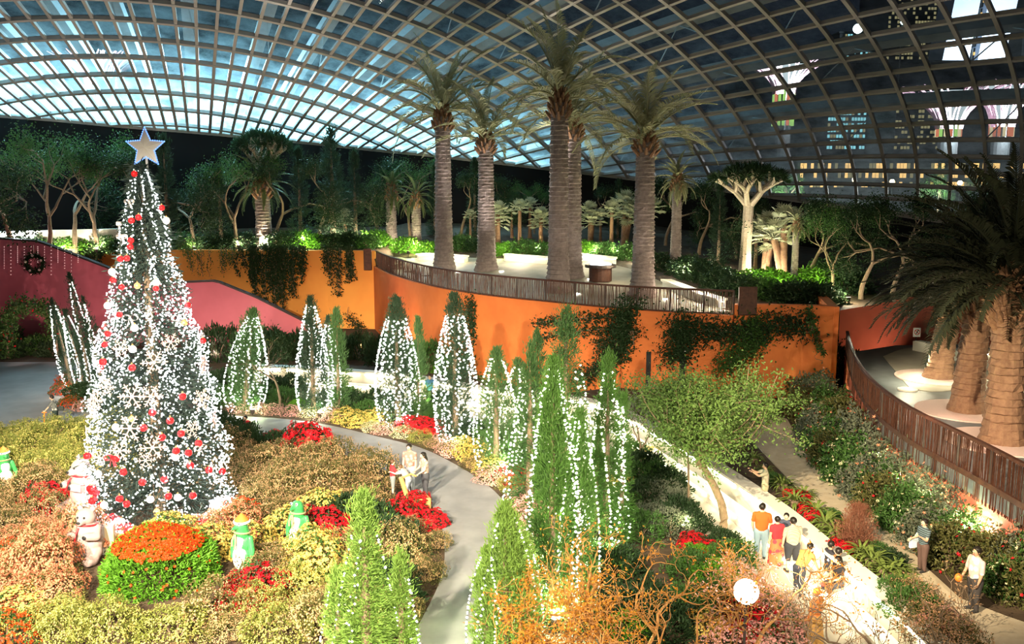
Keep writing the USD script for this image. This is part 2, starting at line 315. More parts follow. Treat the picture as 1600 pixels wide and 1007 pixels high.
# ---- palm terrace
edge_px = [(588, 416), (620, 431), (660, 443), (700, 452), (750, 460), (800, 466), (860, 472), (920, 478), (980, 483), (1040, 487), (1100, 490), (1146, 492)]
EDGE = smooth_line([at(x, y, ZT) for x, y in edge_px], 80)
LW = atd(588, 392, EDGE[0, 1])
far = 98.0
def zt(x, y):
    """height of the terrace ground: level at its edge, rising gently to the back"""
    x, y = np.asarray(x, float), np.asarray(y, float); o = np.argsort(EDGE[:, 0]); xe = np.interp(x, EDGE[o, 0], EDGE[o, 1]); ye = np.where(x > EDGE[-1, 0], EDGE[-1, 1], np.where(x < EDGE[0, 0], EDGE[0, 1], xe))
    zl = np.where(x < EDGE[0, 0] - .4, 6.3, ZT); u = np.clip((y - ye - 4) / (84 - ye - 4), 0, 1.3); return zl + (7.45 - zl) * u * np.where(x > 14, np.clip(1 - (x - 14) / 20, .25, 1), 1)
def on_terrace(px, py):
    """where the line of sight through a pixel meets the terrace ground"""
    d = ray(px, py); y = np.linspace(44, 92, 1600); x, z = d[0] / d[1] * y, HC + d[2] / d[1] * y; g_ = z - zt(x, y); k = np.nonzero(g_ < 0)[0]; k = k[0] if len(k) and k[0] else (1450 if not len(k) else 0); y0 = y[k]; xx = d[0] / d[1]; yr = np.interp(xx * y0, ring[:, 0], ring[:, 1]); y0 = min(y0, yr - 6.5, 84.0); y0 = min(y0, np.interp(xx * y0, ring[:, 0], ring[:, 1]) - 6.5)
    return np.array([d[0] / d[1] * y0, y0, float(zt(d[0] / d[1] * y0, y0))])
def patch(poly, dz, step=.6):
    """a surface that follows the terrace ground inside a plan outline"""
    from shapely.geometry import Polygon; import shapely
    P = Polygon(np.asarray(poly)[:, :2]).buffer(0); x0, y0, x1, y1 = P.bounds; b = MB(); cells = []
    for x in np.arange(x0, x1, step):
        for y in np.arange(y0, y1, step):
            c = shapely.box(x, y, x + step, y + step).intersection(P)
            for g_ in getattr(c, 'geoms', [c]):
                if g_.geom_type == 'Polygon' and g_.area > 1e-6:
                    q = np.array(g_.exterior.coords)[:-1]; n = len(q); q3 = np.c_[q, zt(q[:, 0], q[:, 1]) + dz]
                    if not g_.exterior.is_ccw: q3 = q3[::-1]
                    b.add(q3, [[0, k, k + 1] for k in range(1, n - 1)])
    return b
tl = np.vstack([EDGE[:, :2], [at(1146, 492, ZT)[:2] + (0, .2), at(1308, 486, ZT)[:2], (40, 68), (45, 97), (EDGE[0, 0] - .45, 97), (EDGE[0, 0] - .45, EDGE[0, 1])]])
struct('floor', patch(tl, 0, 1.5), 'soil', 'soil of the upper terrace behind the curved retaining wall')
tl2 = [(EDGE[0, 0] - .45, EDGE[0, 1] + .3), (EDGE[0, 0] - .45, 97), (-66, 97), (-66, EDGE[0, 1] + 1.6), (-30, EDGE[0, 1] + 1.3), (-15, EDGE[0, 1] + .5)]
struct('floor', patch(tl2, 0, 1.5), 'soil', 'soil of the upper garden behind the amber-lit wall')
paving = [(600, 408), (640, 405), (760, 405), (850, 407), (940, 410), (1000, 425), (1060, 455), (1142, 488), (1100, 489), (1040, 486), (980, 482), (920, 477), (860, 471), (800, 465), (750, 459), (700, 451), (660, 442), (620, 430)]
struct('floor', patch([on_terrace(x, y)[:2] for x, y in paving], .04), 'terrace_gravel', 'pale gravel floor of the palm terrace')
PW = [at(1146, 492, ZT)[:2], at(1200, 492, ZT)[:2], at(1260, 493, ZT)[:2], at(1303, 495, ZT)[:2]]
wc = ribbon(np.vstack([EDGE[:, :2]]), 0, ZT, .5); struct('wall_back', wc, 'wall_orange', 'tall curved terracotta retaining wall under the palm terrace')
b = ribbon(resample(PW, .5), 0, ZT + .55, .5)
struct('wall_right', b, 'wall_orange', 'terracotta retaining wall with hanging creepers, right of the curved railing')
c0 = np.append(PW[-1], 0)
b = ribbon(resample([c0[:2], c0[:2] + (1.2, 6), c0[:2] + (1.6, 12)], 1), 0, ZT + .5, .5); struct('wall_right', b, 'wall_orange', 'return of the terracotta wall at its right corner')
fw = [atd(1310, 560, 62)[:2], atd(1400, 560, 60)[:2], atd(1500, 560, 57)[:2], atd(1680, 560, 52)[:2]]
b = ribbon(resample(fw, 1), 0, 4.9, .5); struct('wall_right', b, 'wall_red', 'pinkish red wall in the gap behind the right hedge')
LWP = np.array([(-62, EDGE[0, 1] + 1.5), (-30, EDGE[0, 1] + 1.2), (-15, EDGE[0, 1] + .4), EDGE[0, :2]])
b = ribbon(resample(LWP, 1.0), 0, LW[2], .5); struct('wall_left', b, 'wall_amber_lit', 'amber-lit retaining wall behind the left lit tree')
# magenta ramp wall
ym = EDGE[0, 1] - 6.5
top_px = [(-60, 372), (0, 374), (60, 378), (90, 389), (195, 429), (265, 443), (338, 440), (400, 465), (470, 500), (540, 545)]
T = np.array([atd(x, y, ym) for x, y in top_px]); T = resample(T, .5)
b = ribbon(T, 0, T[:, 2], .4); struct('wall_left', b, 'wall_magenta', 'magenta wall of the ramp at the far left, stepping down to the right')
cp = ribbon(T, T[:, 2], T[:, 2] + .12, .55); struct('trim_1', cp, 'rail_dark', 'dark coping on top of the magenta ramp wall')
# back wall under the dome's base ring
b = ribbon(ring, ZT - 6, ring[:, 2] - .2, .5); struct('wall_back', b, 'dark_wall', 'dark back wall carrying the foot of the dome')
# ---- railing of the palm terrace
def railing(name, curve, base, h, label, posts, mesh_mat='rust', seed=3, dz=.1, rod=.07, low=.0):
    t = thing(name, label, 'railing'); r = rnd(seed); curve = np.asarray(curve)[:, :2]
    obj('bottom_plate', ribbon(curve, base - .12, base + .06, .1), 'rust', t)
    obj('top_rail', ribbon(curve, base + h - .06, base + h + .04, .14), 'rust', t)
    n = len(curve)
    for k in np.linspace(0, n - 1, posts).astype(int):
        b = MB(); b.tube([(*curve[k], base), (*curve[k], base + h)], .05, 6); obj('post', b, 'rail_dark', t)
    q = resample(curve, rod); b = MB()
    for p in q:
        o = r.normal(0, .03, 4); w = .016
        b.add([(p[0] + o[0] - w, p[1], base + .05 - low), (p[0] + o[0] + w, p[1], base + .05 - low), (p[0] + o[1] + w, p[1] + o[2], base + h - .05), (p[0] + o[1] - w, p[1] + o[2], base + h - .05)], [[0, 1, 2, 3]])
    obj('rod_infill', b, mesh_mat, t, kind='stuff'); return t
railing('railing', EDGE + (0, 0, 0), ZT, 1.25, 'rust coloured rod railing curving round the palm terrace', 17)
b = MB(); b.box((EDGE[-1, 0] + .15, EDGE[-1, 1] - .42, ZT + .02), (EDGE[-1, 0] + 1.1, EDGE[-1, 1] - .27, ZT + 1.5), .03)
tag(obj('gate_panel', b, 'rust'), 'rust steel end panel closing the right end of the terrace railing', 'panel')
b = MB(); b.box((EDGE[0, 0] - .95, EDGE[0, 1] - .52, ZT - .3), (EDGE[0, 0] - .3, EDGE[0, 1] - .32, ZT + 1.45), .03)
tag(obj('gate_panel', b, 'rust'), 'rust steel end panel at the left end of the terrace railing', 'panel')
# ---- right-hand palm terrace, raised, with its curved railing
ZR = 3.0
er = [(1322, 552), (1332, 590), (1352, 628), (1385, 662), (1430, 694), (1480, 722), (1540, 755), (1600, 790), (1680, 830)]
ER = smooth_line([at(x, y, ZR) for x, y in er], 70)
b = MB(); b.prism(np.vstack([ER[:, :2], [at(1900, 800, ZR)[:2], at(1800, 560, ZR)[:2], at(1500, 538, ZR)[:2], at(1400, 540, ZR)[:2]]]), ZR - .6, ZR); struct('floor', b, 'dark_paving', 'dark paving of the raised palm circle on the right')
struct('wall_right', ribbon(ER[:, :2] + (.25, .25), 0, ZR - .05, .4), 'wall_red', 'coral red curved wall under the palm circle railing')
railing('railing', ER, ZR, 1.15, 'dark rust rod railing curving round the raised palm circle at right', 12, seed=5, rod=.055, low=.75)
inner_fl = [(1380, 558), (1440, 543), (1500, 545), (1640, 556), (1760, 600), (1760, 640), (1600, 640), (1520, 610), (1480, 612), (1420, 606)]
b = MB(); b.prism(smooth_line(np.array([at(x, y, ZR) for x, y in inner_fl]), 50)[:, :2], ZR, ZR + .03); struct('floor', b, 'terrace_gravel', 'pale paving behind the three leaning palms')
# ---- things outside the dome, seen through the panes
ARCHES = (-20.9, -17.5, -14.2, -10.5, -6.5, -3.4, .5, 3.6, 7.2, 10.6, 14.0)
for ia in ARCHES:
    jj = np.arange(J0, J1, .5); P0, P1, P2 = torus(ia, jj), torus(ia, jj, 1.6), torus(ia, jj, 2.4); k = np.nonzero(above(P0) > -.5)[0]
    if len(k) < 3: continue
    q, up = P1[k], (P2 - P1)[k]; t = np.gradient(q, axis=0); sd = np.cross(t, up); sd /= np.linalg.norm(sd, axis=1, keepdims=True); n = len(q)
    v = np.stack([q - sd * .48, q + sd * .48, q + up + sd * .48, q + up - sd * .48], 1).reshape(-1, 3); b = MB()
    b.add(v, [[m * 4 + a_, m * 4 + (a_ + 1) % 4, m * 4 + 4 + (a_ + 1) % 4, m * 4 + 4 + a_] for m in range(n - 1) for a_ in range(4)])
    arch = obj('arch', b, 'arch_paint', ceiling)
    for jn in range(J0 + 1, J1, 4):
        a0 = torus(ia, jn, 1.7)
        if above(a0) < 2: continue
        b = MB()
        for di in (-.5, .5): b.tube([a0, torus(round(ia + di * 1.2), jn + (1 if di > 0 else -1), -.1)], .05, 5)
        obj('strut', b, 'arch_paint', arch)
# ------------------------------------------------------------------ the city outside the glass
def winmat(name, col, s): glow(name, col, s)
winmat('win_yellow', (1, .78, .35), 1.1); winmat('win_cyan', (.35, .9, 1), .9); winmat('win_warm', (1, .6, .2), 1.6); winmat('win_dim', (.8, .7, .35), .35)
mat('facade_dark', (.05, .06, .06), .6); mat('slab_pale', (.62, .70, .80), .5); mat('street', (.04, .04, .045), .9)
b = MB(); b.box((-400, 101, -.6), (700, 900, -.2)); struct('floor', b, 'street', 'dark ground of the city outside the dome')
def tower(px0, px1, py0, y, depth, label, cols, rows, win, lit, seed, z0=-.2, pyb=None, body='facade_dark'):
    """a building at distance y whose front fills px0..px1 and rises to py0, with its windows one by one"""
    a, c = atd(px0, py0, y), atd(px1, py0, y); zt = a[2]; t = thing('building', label, 'building', (a[0], y, z0)); w = c[0] - a[0]; h = zt - z0; r = rnd(seed)
    b = MB(); b.box((0, 0, 0), (w, depth, h), .2); obj('body', b, body, t)
    b = MB(); b.box((-.3, -.3, h), (w + .3, depth + .3, h + .8)); obj('roof', b, body, t)
    zb = 0 if pyb is None else atd(px0, pyb, y)[2] - z0
    for i in range(cols):
        for j in range(rows):
            if r.random() > lit: continue
            x = w * (i + .5) / cols; z = zb + (h - zb) * (j + .5) / rows; b = MB(); ww, hh = w / cols * .36, (h - zb) / rows * .28
            b.box((x - ww, -.25, z - hh), (x + ww, .1, z + hh)); obj('window', b, win if r.random() < .7 else 'win_dim', t)
    return t
tower(1392, 1486, -40, 470, 40, 'dark city tower with scattered yellow lit windows beside the pale slab tower', 20, 22, 'win_dim', .4, 1, pyb=115)
tower(1400, 1480, 170, 260, 30, 'low dark block with a few yellow windows below the scattered-window tower', 16, 8, 'win_dim', .45, 2, pyb=235)
tower(1295, 1355, 155, 280, 30, 'office block with cyan lit floors beyond the glass', 13, 9, 'win_cyan', .8, 3, pyb=235)
tower(1312, 1362, 52, 420, 30, 'distant tall office tower with two cyan lit bands', 12, 12, 'win_cyan', .4, 4, pyb=120)
tower(1245, 1600, 252, 150, 12, 'long low restaurant building with warm yellow windows', 66, 3, 'win_warm', .42, 5, pyb=296)
tower(1608, 1690, -60, 430, 20, 'dark tower with yellow lit windows at the right edge beyond the glass', 8, 22, 'win_yellow', .25, 6, pyb=260)
sl = thing('building', 'pale blue-white hotel tower of two leaning slabs seen through the dome', 'building', (0, 0, 0))
for (bl, br_, tl, tr) in ((1466, 1508, 1500, 1540), (1522, 1562, 1552, 1600)):
    q = [atd(bl, 125, 380), atd(br_, 125, 380), atd(tr, -40, 380), atd(tl, -40, 380)]; q2 = [v + (0, 14, 0) for v in q]; b = MB()
    k = (q[0][2] + .2) / (q[3][2] - q[0][2]); q[0], q[1] = q[0] - (q[3] - q[0]) * k, q[1] - (q[2] - q[1]) * k; q2 = [v + (0, 14, 0) for v in q]
    b.add(q + q2, [[0, 1, 2, 3], [7, 6, 5, 4], [0, 4, 5, 1], [1, 5, 6, 2], [2, 6, 7, 3], [3, 7, 4, 0]]); obj('slab', b, 'slab_pale', sl)
q0_, q1_ = atd(1514, 125, 384), atd(1545, -40, 384)
for k in range(9):
    c = q0_ + (q1_ - q0_) * (k / 8); b = MB(); b.box(c - (1.0, .4, 2.2), c + (1.0, 6, 2.2)); obj('lift_shaft', b, 'facade_dark', sl)
    b = MB(); b.box(c - (.5, .7, .6), c + (.5, -.3, .6)); obj('lamp_panel', b, 'win_warm', sl)
lamp((192, 352, 58), 60000, (.72, .85, 1), .5, aim=(196, 380, 76), cone=62)
for k, (px, py, y, c, rr) in enumerate([(1340, 44, 300, 'win_spot', 1.5), (1410, 34, 300, 'win_spot', .7)]):
    p = atd(px, py, y); t = thing('mast_light', ('brilliant cyan-white light on a mast high beyond the glass', 'smaller white light on a mast right of the brilliant one')[k], 'mast light', (p[0], y, -.2)); b = MB(); b.tube([(0, 0, 0), (0, 0, p[2])], .3, 6); obj('mast', b, 'facade_dark', t); b = MB(); b.ball((0, -.3, p[2]), rr, 2); obj('lamp', b, c if c in M else (glow(c, (.7, .97, 1), 12) or c), t)
for k, (px, py, y) in enumerate([(1500, 286, 138), (1394, 284, 140), (1250, 287, 142), (1335, 281, 144)]):
    p = atd(px, py, y); t = thing('street_lamp', 'warm glowing street lamp outside the glass, ' + ('below the right supertrees', 'in the middle of the restaurant front', 'at the left end of the restaurant front', 'between the left and middle lamps')[k], 'street lamp', (p[0], y, -.2)); b = MB(); b.tube([(0, 0, 0), (0, 0, p[2])], .1, 6); obj('post', b, 'facade_dark', t); b = MB(); b.ball((0, 0, p[2] + .2), .38, 2); obj('globe', b, 'win_lamp' if 'win_lamp' in M else (glow('win_lamp', (1, .8, .4), 9) or 'win_lamp'), t)
hall = thing('building', 'long dark hall roof below the pale slab tower', 'building', (*atd(1150, 131, 345)[:2], -.2))
hz = atd(1150, 98, 345)[2]; b = MB(); b.box((0, 0, 0), (150, 18, hz), .3); obj('body', b, 'facade_dark', hall); b = MB(); b.box((-2, -2, hz), (152, 20, hz + .8)); obj('roof', b, 'facade_dark', hall)
mat('super_rod', (.55, .35, .42), .5)
glow('glow_green', (.55, 1, .25), .75); glow('glow_red', (1, .30, .16), .75); glow('glow_white', (.8, .95, 1), .8); glow('glow_cream', (1, .85, .5), .9); glow('glow_orange', (1, .45, .28), .6)
def supertree(px, pyb, pyc, pyt, wt, wc, y, cols, label, seed):
    """tall steel garden tree: lit trunk strips, flared white core and a crown of thin rods"""
    c = atd(px, pyc, y); m = mperpx(c); z0 = -.2; t = thing('supertree', label, 'steel tree', (c[0], y, z0)); zc = c[2] - z0; zt = atd(px, pyt, y)[2] - z0; zb = max(.5, atd(px, pyb, y)[2] - z0); rt, rc = wt * m / 2, wc * m / 2
    b = MB(); b.lathe([(rt * .9, 0), (rt * .85, zc), (rt * 1.1, zc + (zt - zc) * .5)], 16); obj('core', b, 'facade_dark', t)
    for k in range(14):
        a = k / 14 * 2 * math.pi; b = MB(); p = [(rt * math.cos(a), rt * math.sin(a), zb + (zc - zb) * s) for s in np.linspace(0, 1, 4)]
        b.tube(p, rt * .16, 4); obj('light_strip', b, cols[k % len(cols)], t)
    b = MB(); b.lathe([(rt, zc), (rt * 1.15, zc + (zt - zc) * .35), (rt * 1.9, zc + (zt - zc) * .75), (rt * 2.6, zt - (zt - zc) * .1), (rt * 2.4, zt - (zt - zc) * .08), (rt * 1.7, zc + (zt - zc) * .7), (rt * .9, zc)], 20); obj('funnel', b, 'glow_white', t)
    b = MB(); r = rnd(seed)
    for k in range(70):
        a = r.random() * 6.283; s = np.linspace(0, 1, 7); f = .7 + .3 * r.random(); rad = rt * 1.1 + (rc * f - rt) * s ** 1.8; a2 = a + s * r.normal(0, .25)
        b.tube(np.stack([rad * np.cos(a2), rad * np.sin(a2), zc - (zt - zc) * .2 + (zt - zc) * 1.25 * s ** .8], 1), .2, 3, cap=False)
    obj('branch_rods', b, 'super_rod', t, kind='stuff'); lamp((c[0], y - rc * .5, zc - 2), 9000, (.9, .92, 1), .3)
supertree(1225, 197, 140, 100, 30, 130, 230, ['glow_green', 'glow_green', 'glow_red'], 'steel supertree with green lit trunk strips beyond the dome', 1)
supertree(1483, 214, 192, 140, 34, 170, 215, ['glow_cream', 'glow_red', 'glow_green'], 'steel supertree with red and cream trunk strips, left of its red neighbour', 2)
supertree(1566, 214, 188, 132, 32, 130, 225, ['glow_red', 'glow_cream', 'glow_red'], 'steel supertree with mostly red trunk strips near the right edge', 3)
supertree(158, 215, 128, 88, 42, 150, 240, ['glow_orange'], 'steel supertree with salmon lit trunk behind the left panes', 4)
# ------------------------------------------------------------------ plants: materials and builders
def leafmat(name, a, b_, tr=.25, rough=.55): mat(name, a, rough, island=[(0, a), (1, b_)], trans=tr, spec=.25)
leafmat('leaf_dark', (.02, .045, .015), (.05, .085, .025)); leafmat('leaf_mid', (.05, .12, .025), (.12, .2, .04)); leafmat('leaf_bright', (.10, .26, .02), (.22, .42, .04))
leafmat('leaf_lime', (.17, .2, .04), (.32, .33, .09)); leafmat('leaf_olive', (.10, .10, .03), (.2, .17, .06)); leafmat('leaf_grey', (.13, .15, .10), (.22, .24, .16))
leafmat('needle_dark', (.03, .06, .03), (.07, .11, .05)); leafmat('needle_mid', (.06, .13, .04), (.12, .2, .06)); leafmat('needle_bright', (.17, .29, .055), (.38, .50, .15)); leafmat('leaf_tree', (.11, .19, .045), (.24, .32, .09)); leafmat('needle_mid2', (.07, .16, .03), (.18, .30, .07)); leafmat('needle_xmas', (.035, .055, .045), (.07, .09, .07))
leafmat('frond_pale', (.30, .30, .16), (.50, .46, .28)); leafmat('frond_green', (.10, .13, .05), (.2, .22, .09)); leafmat('frond_dark', (.03, .035, .018), (.075, .07, .04)); leafmat('fan_pale', (.36, .38, .25), (.55, .55, .4))
leafmat('bloom_tan', (.47, .30, .15), (.68, .48, .28)); leafmat('bloom_salmon', (.74, .27, .15), (.86, .44, .27)); leafmat('bloom_yellow', (.70, .52, .13), (.86, .74, .36)); leafmat('bloom_red', (.62, .01, .02), (.85, .04, .06))
leafmat('bloom_orange', (.62, .055, .005), (.78, .15, .01)); leafmat('cone_leaf', (.24, .10, .06), (.40, .20, .13)); leafmat('bloom_pink', (.75, .38, .34), (.9, .6, .52)); leafmat('bloom_cream', (.75, .68, .42), (.9, .85, .65)); leafmat('bloom_lime', (.46, .42, .12), (.68, .62, .26)); leafmat('bloom_brown', (.48, .28, .15), (.66, .42, .24))
leafmat('twig_leaf', (.42, .17, .02), (.58, .30, .04))
mat('bark', (.16, .11, .07), .85, nscale=9, ncol=(.25, .18, .12), bump=.5, bscale=30); mat('bark_pale', (.36, .29, .2), .8, nscale=7, ncol=(.5, .42, .31), bump=.4, bscale=24)
mat('palm_bark', (.17, .135, .125), .85, nscale=6, ncol=(.26, .21, .19), bump=.5, bscale=26); mat('palm_boot', (.16, .08, .045), .85, nscale=8, ncol=(.26, .15, .08), bump=.5, bscale=20)
mat('palm_bark_warm', (.15, .08, .05), .85, nscale=6, ncol=(.23, .135, .08), bump=.5, bscale=26); mat('twig_orange', (.27, .115, .03), .7, nscale=6, ncol=(.38, .19, .06)); mat('bark_mid', (.17, .12, .07), .8, nscale=7, ncol=(.27, .2, .12), bump=.4, bscale=24)
glow('bulb', (1, .97, .92), 16); glow('bulb_warm', (1, .95, .72), 15)
mat('wire', (.03, .05, .03), .6)
def unit(v): return v / np.maximum(np.linalg.norm(v, axis=-1, keepdims=True), 1e-9)
def leaves(mb, P, D, L, Wd, r, fold=.25):
    """one pointed, folded leaf per row of P along D"""
    n = len(P); L = np.broadcast_to(np.asarray(L, float), n)[:, None]; Wd = np.broadcast_to(np.asarray(Wd, float), n)[:, None]
    D = unit(D); S = unit(np.cross(D, unit(r.normal(size=(n, 3))))); N = np.cross(D, S)
    v = np.stack([P, P + D * L * .5 + S * Wd / 2 + N * Wd * fold, P + D * L, P + D * L * .5 - S * Wd / 2 + N * Wd * fold], 1).reshape(-1, 3)
    k = np.arange(n)[:, None] * 4; return mb.add(v, np.vstack([k + [0, 1, 2], k + [0, 2, 3]]))
def blossoms(mb, P, D, R, r, pet=5):
    """little open flowers: a cone of petals facing D"""
    n = len(P); D = unit(D); R = np.broadcast_to(np.asarray(R, float), n)[:, None, None]; S = unit(np.cross(D, unit(r.normal(size=(n, 3))))); T = np.cross(D, S)
    a = np.arange(pet * 2) / (pet * 2) * 2 * np.pi; f = np.where(np.arange(pet * 2) % 2, 1.0, .45)
    ring_ = P[:, None] + R * (S[:, None] * (np.cos(a) * f)[None, :, None] + T[:, None] * (np.sin(a) * f)[None, :, None]) + D[:, None] * R * (f * .35)[None, :, None]
    v = np.concatenate([P[:, None], ring_], 1).reshape(-1, 3); m = pet * 2 + 1; k = np.arange(n)[:, None] * m; q = np.arange(pet * 2)
    F_ = np.concatenate([np.stack([k[:, 0], k[:, 0] + 1 + i, k[:, 0] + 1 + (i + 1) % (pet * 2)], 1) for i in q]); return mb.add(v, F_)
def dome_pts(n, r, rx=1, h=.75, inner=.72, lump=.22, seed=0, low=-.05):
    d = unit(r.normal(size=(n * 2, 3))); d = d[d[:, 2] > low][:n]; b = 1 + lump * 2 * (meshkit.noise(d * 2.6 + 7, seed) - .5) + lump * (meshkit.noise(d * 6 + 3, seed + 5) - .5)
    s = inner + (1 - inner) * r.random(len(d)) ** .5; return d * (b * s)[:, None] * (rx, rx, h), unit(d * (1 / rx, 1 / rx, 1 / h))
def clump(leaf, bloom, nl=900, nb=700, ls=.16, bs=.055, h=.75, seed=0, cover=1.0, lump=.25, spiky=0, pet=5):
    def build(root):
        r = rnd(seed); P, N = dome_pts(nl, r, h=h, seed=seed, lump=lump); b = MB(); leaves(b, P, N * .8 + r.normal(0, .55, P.shape) + (0, 0, .3 + spiky), ls * r.uniform(.7, 1.3, len(P)), ls * .42, r)
        obj('foliage', b, leaf, root, kind='stuff')
        if bloom:
            P, N = dome_pts(nb, r, h=h * 1.04, inner=.93, seed=seed, lump=lump, low=1 - 1.1 * cover); b = MB(); blossoms(b, P * 1.03, N + (0, -.1, .4) + r.normal(0, .3, P.shape), bs * r.uniform(.7, 1.25, len(P)), r, pet)
            obj('blossoms', b, bloom, root, kind='stuff')
        b = MB()
        for k in range(5):
            a = k * 1.26 + seed; b.tube([(0.02 * math.cos(a), .02 * math.sin(a), -.12), (.22 * math.cos(a), .22 * math.sin(a), h * .35), (.5 * math.cos(a), .5 * math.sin(a), h * .7)], [.03, .022, .012], 5)
        obj('stems', b, 'bark', root)
    return build
def trunk_rings(b, H, r0, r1, seed=0, lean=(0, 0), n=18, flare=1.35, step=.22):
    r = rnd(seed); prof = []; z = 0
    while z < H:
        u = z / H; R = (r0 + (r1 - r0) * u) * (1 + (flare - 1) * math.exp(-u * H / .6)); prof += [(R * 1.05, z), (R * .95, z + step * .8)]; z += step
    prof = [(.0, -.15), (prof[0][0], -.15)] + prof + [(0, H)]; prof = np.array(prof); an = np.arange(n) / n * 2 * np.pi
    jit = 1 + r.normal(0, .03, (len(prof), n)); u = np.clip(prof[:, 1] / H, 0, 1)[:, None]
    v = np.stack([prof[:, :1] * np.cos(an) * jit + lean[0] * u ** 1.3, prof[:, :1] * np.sin(an) * jit + lean[1] * u ** 1.3, prof[:, 1:] + 0 * jit + r.normal(0, .012, jit.shape)], -1).reshape(-1, 3)
    i, j = np.meshgrid(np.arange(len(prof) - 1), np.arange(n), indexing='ij'); i, j = i.ravel(), j.ravel(); k = (j + 1) % n
    b.add(v, np.stack([i * n + j, i * n + k, (i + 1) * n + k, (i + 1) * n + j], 1))
def frond_mesh(L, az, el, droop, seed, nl=34, ll=.55, lw=.04, vee=.5, hang=.25):
    """a feather palm leaf: rachis curving outwards and down, with two rows of leaflets"""
    r = rnd(seed); s = np.linspace(0, 1, 10); ang = el - droop * s ** 1.4; dx = np.cumsum(np.cos(ang)) / 10 * L; dz = np.cumsum(np.sin(ang)) / 10 * L
    c, d = math.cos(az), math.sin(az); R = np.stack([dx * c, dx * d, dz], 1); R = np.vstack([[0, 0, 0], R]); b = MB(); b.tube(R, np.linspace(.045, .008, 11) * L / 3.2, 4, cap=False)
    t = np.linspace(.14, .995, nl); q = np.stack([np.interp(t, np.linspace(0, 1, 11), R[:, k]) for k in range(3)], 1); T = unit(np.gradient(q, axis=0)); side = np.array([-d, c, 0]); up = np.cross(T, side); up *= np.sign(up[:, 2:] + 1e-6)
    ln = ll * np.sin(np.clip(t * 1.02, 0, 1) ** .75 * math.pi * .93 + .12).clip(.25)
    for sg in (-1, 1):
        D = unit(T * .75 + side * sg + up * vee * r.uniform(.6, 1.3, (nl, 1)) + r.normal(0, .08, (nl, 3))); mid = q + D * ln[:, None] * .55; tip = q + D * ln[:, None] + np.array([0, 0, -1]) * ln[:, None] * hang; wv = unit(np.cross(D, up)) * lw / 2 + T * lw / 2
        v = np.stack([q - T * lw * .4, q + T * lw * .4, mid + wv, tip, mid - wv], 1).reshape(-1, 3); k = np.arange(nl)[:, None] * 5; b.add(v, np.vstack([k + [0, 1, 2], k + [0, 2, 4], k + [4, 2, 3]]))
    return b
def palm(H, r0, r1, nf, L, leafm, seed, els=(1.35, -.2), droop=(.5, 1.2), bark='palm_bark', boot=1.4, lean=(0, 0), ll=.55, flare=1.3, bulge=1.0, nl=34, lw=.055):
    def build(root):
        b = MB(); trunk_rings(b, H, r0, r1, seed, lean, flare=flare); obj('trunk', b, bark, root)
        r = rnd(seed + 1); top = np.array([lean[0], lean[1], H])
        b = MB(); m = int(46 * bulge)
        for k in range(m):                                                # old leaf bases round the top of the trunk
            a = k * 2.39996; u = k / m; z = H - boot * .55 + boot * u; R = (r1 * (1.0 + .1 * bulge) * (1 - .55 * u ** 1.6)); p = np.array([R * math.cos(a), R * math.sin(a), 0]) + (top[0], top[1], z)
            o = unit(np.array([math.cos(a), math.sin(a), .9 + u])); b.tube([p - o * .12, p + o * .16, p + o * .42 * (1 - .3 * u)], [.12, .10, .05], 5)
        b.tube([top - (0, 0, boot * .5), top + (0, 0, boot * .25), top + (0, 0, boot * .62)], [r1 * .85, r1 * .62, r1 * .2], 10); obj('leaf_bases', b, 'palm_boot', root)
        for k in range(nf):
            u = (k + .5) / nf; el = els[0] + (els[1] - els[0]) * u ** .9 + r.normal(0, .08); az = k * 2.39996 + r.normal(0, .12)
            f = frond_mesh(L * r.uniform(.85, 1.1), az, el, droop[0] + (droop[1] - droop[0]) * u + r.normal(0, .08), seed * 100 + k, nl=nl, ll=ll, lw=lw)
            for i in range(len(f.v)): f.v[i] = f.v[i] + top + (0, 0, boot * .35 * (1 - u))
            obj('frond', f, leafm, root)
    return build
def fan_palm(H, r0, nf, L, leafm, seed, stems=1, R=.5):
    def build(root):
        r = rnd(seed)
        for s in range(stems):
            a = s * 2.1 + seed; h = H * (1 - .22 * s); ln = (.45 * s * math.cos(a), .45 * s * math.sin(a)); b = MB(); trunk_rings(b, h, r0, r0 * .8, seed + s, ln, n=12, step=.16); obj('trunk', b, 'palm_bark_warm', root, smooth=40)
            top = np.array([ln[0], ln[1], h])
            for k in range(nf):
                u = (k + .5) / nf; az = k * 2.39996; el = 1.35 - 1.75 * u + r.normal(0, .1); d = np.array([math.cos(az) * math.cos(el), math.sin(az) * math.cos(el), math.sin(el)]); p = top + d * L; b = MB(); b.tube([top, top + d * L * .5 + (0, 0, .05), p], [.025, .02, .015], 4, cap=False)
                side = unit(np.cross(d, [0, 0, 1.0]) + 1e-6); n_ = np.cross(side, d); an = np.linspace(-1.9, 1.9, 13); dirs = np.cos(an)[:, None] * d + np.sin(an)[:, None] * side + n_ * .25 * np.abs(np.sin(an))[:, None]; dirs = unit(dirs) * R * r.uniform(.85, 1.1); w = .045
                sv = unit(np.cross(dirs, n_)) * w; v = np.stack([np.repeat(p[None], 13, 0), p + dirs * .6 + sv, p + dirs - (0, 0, .08), p + dirs * .6 - sv], 1).reshape(-1, 3); q = np.arange(13)[:, None] * 4; b.add(v, np.vstack([q + [0, 1, 2], q + [0, 2, 3]])); obj('fan_leaf', b, leafm, root)
    return build
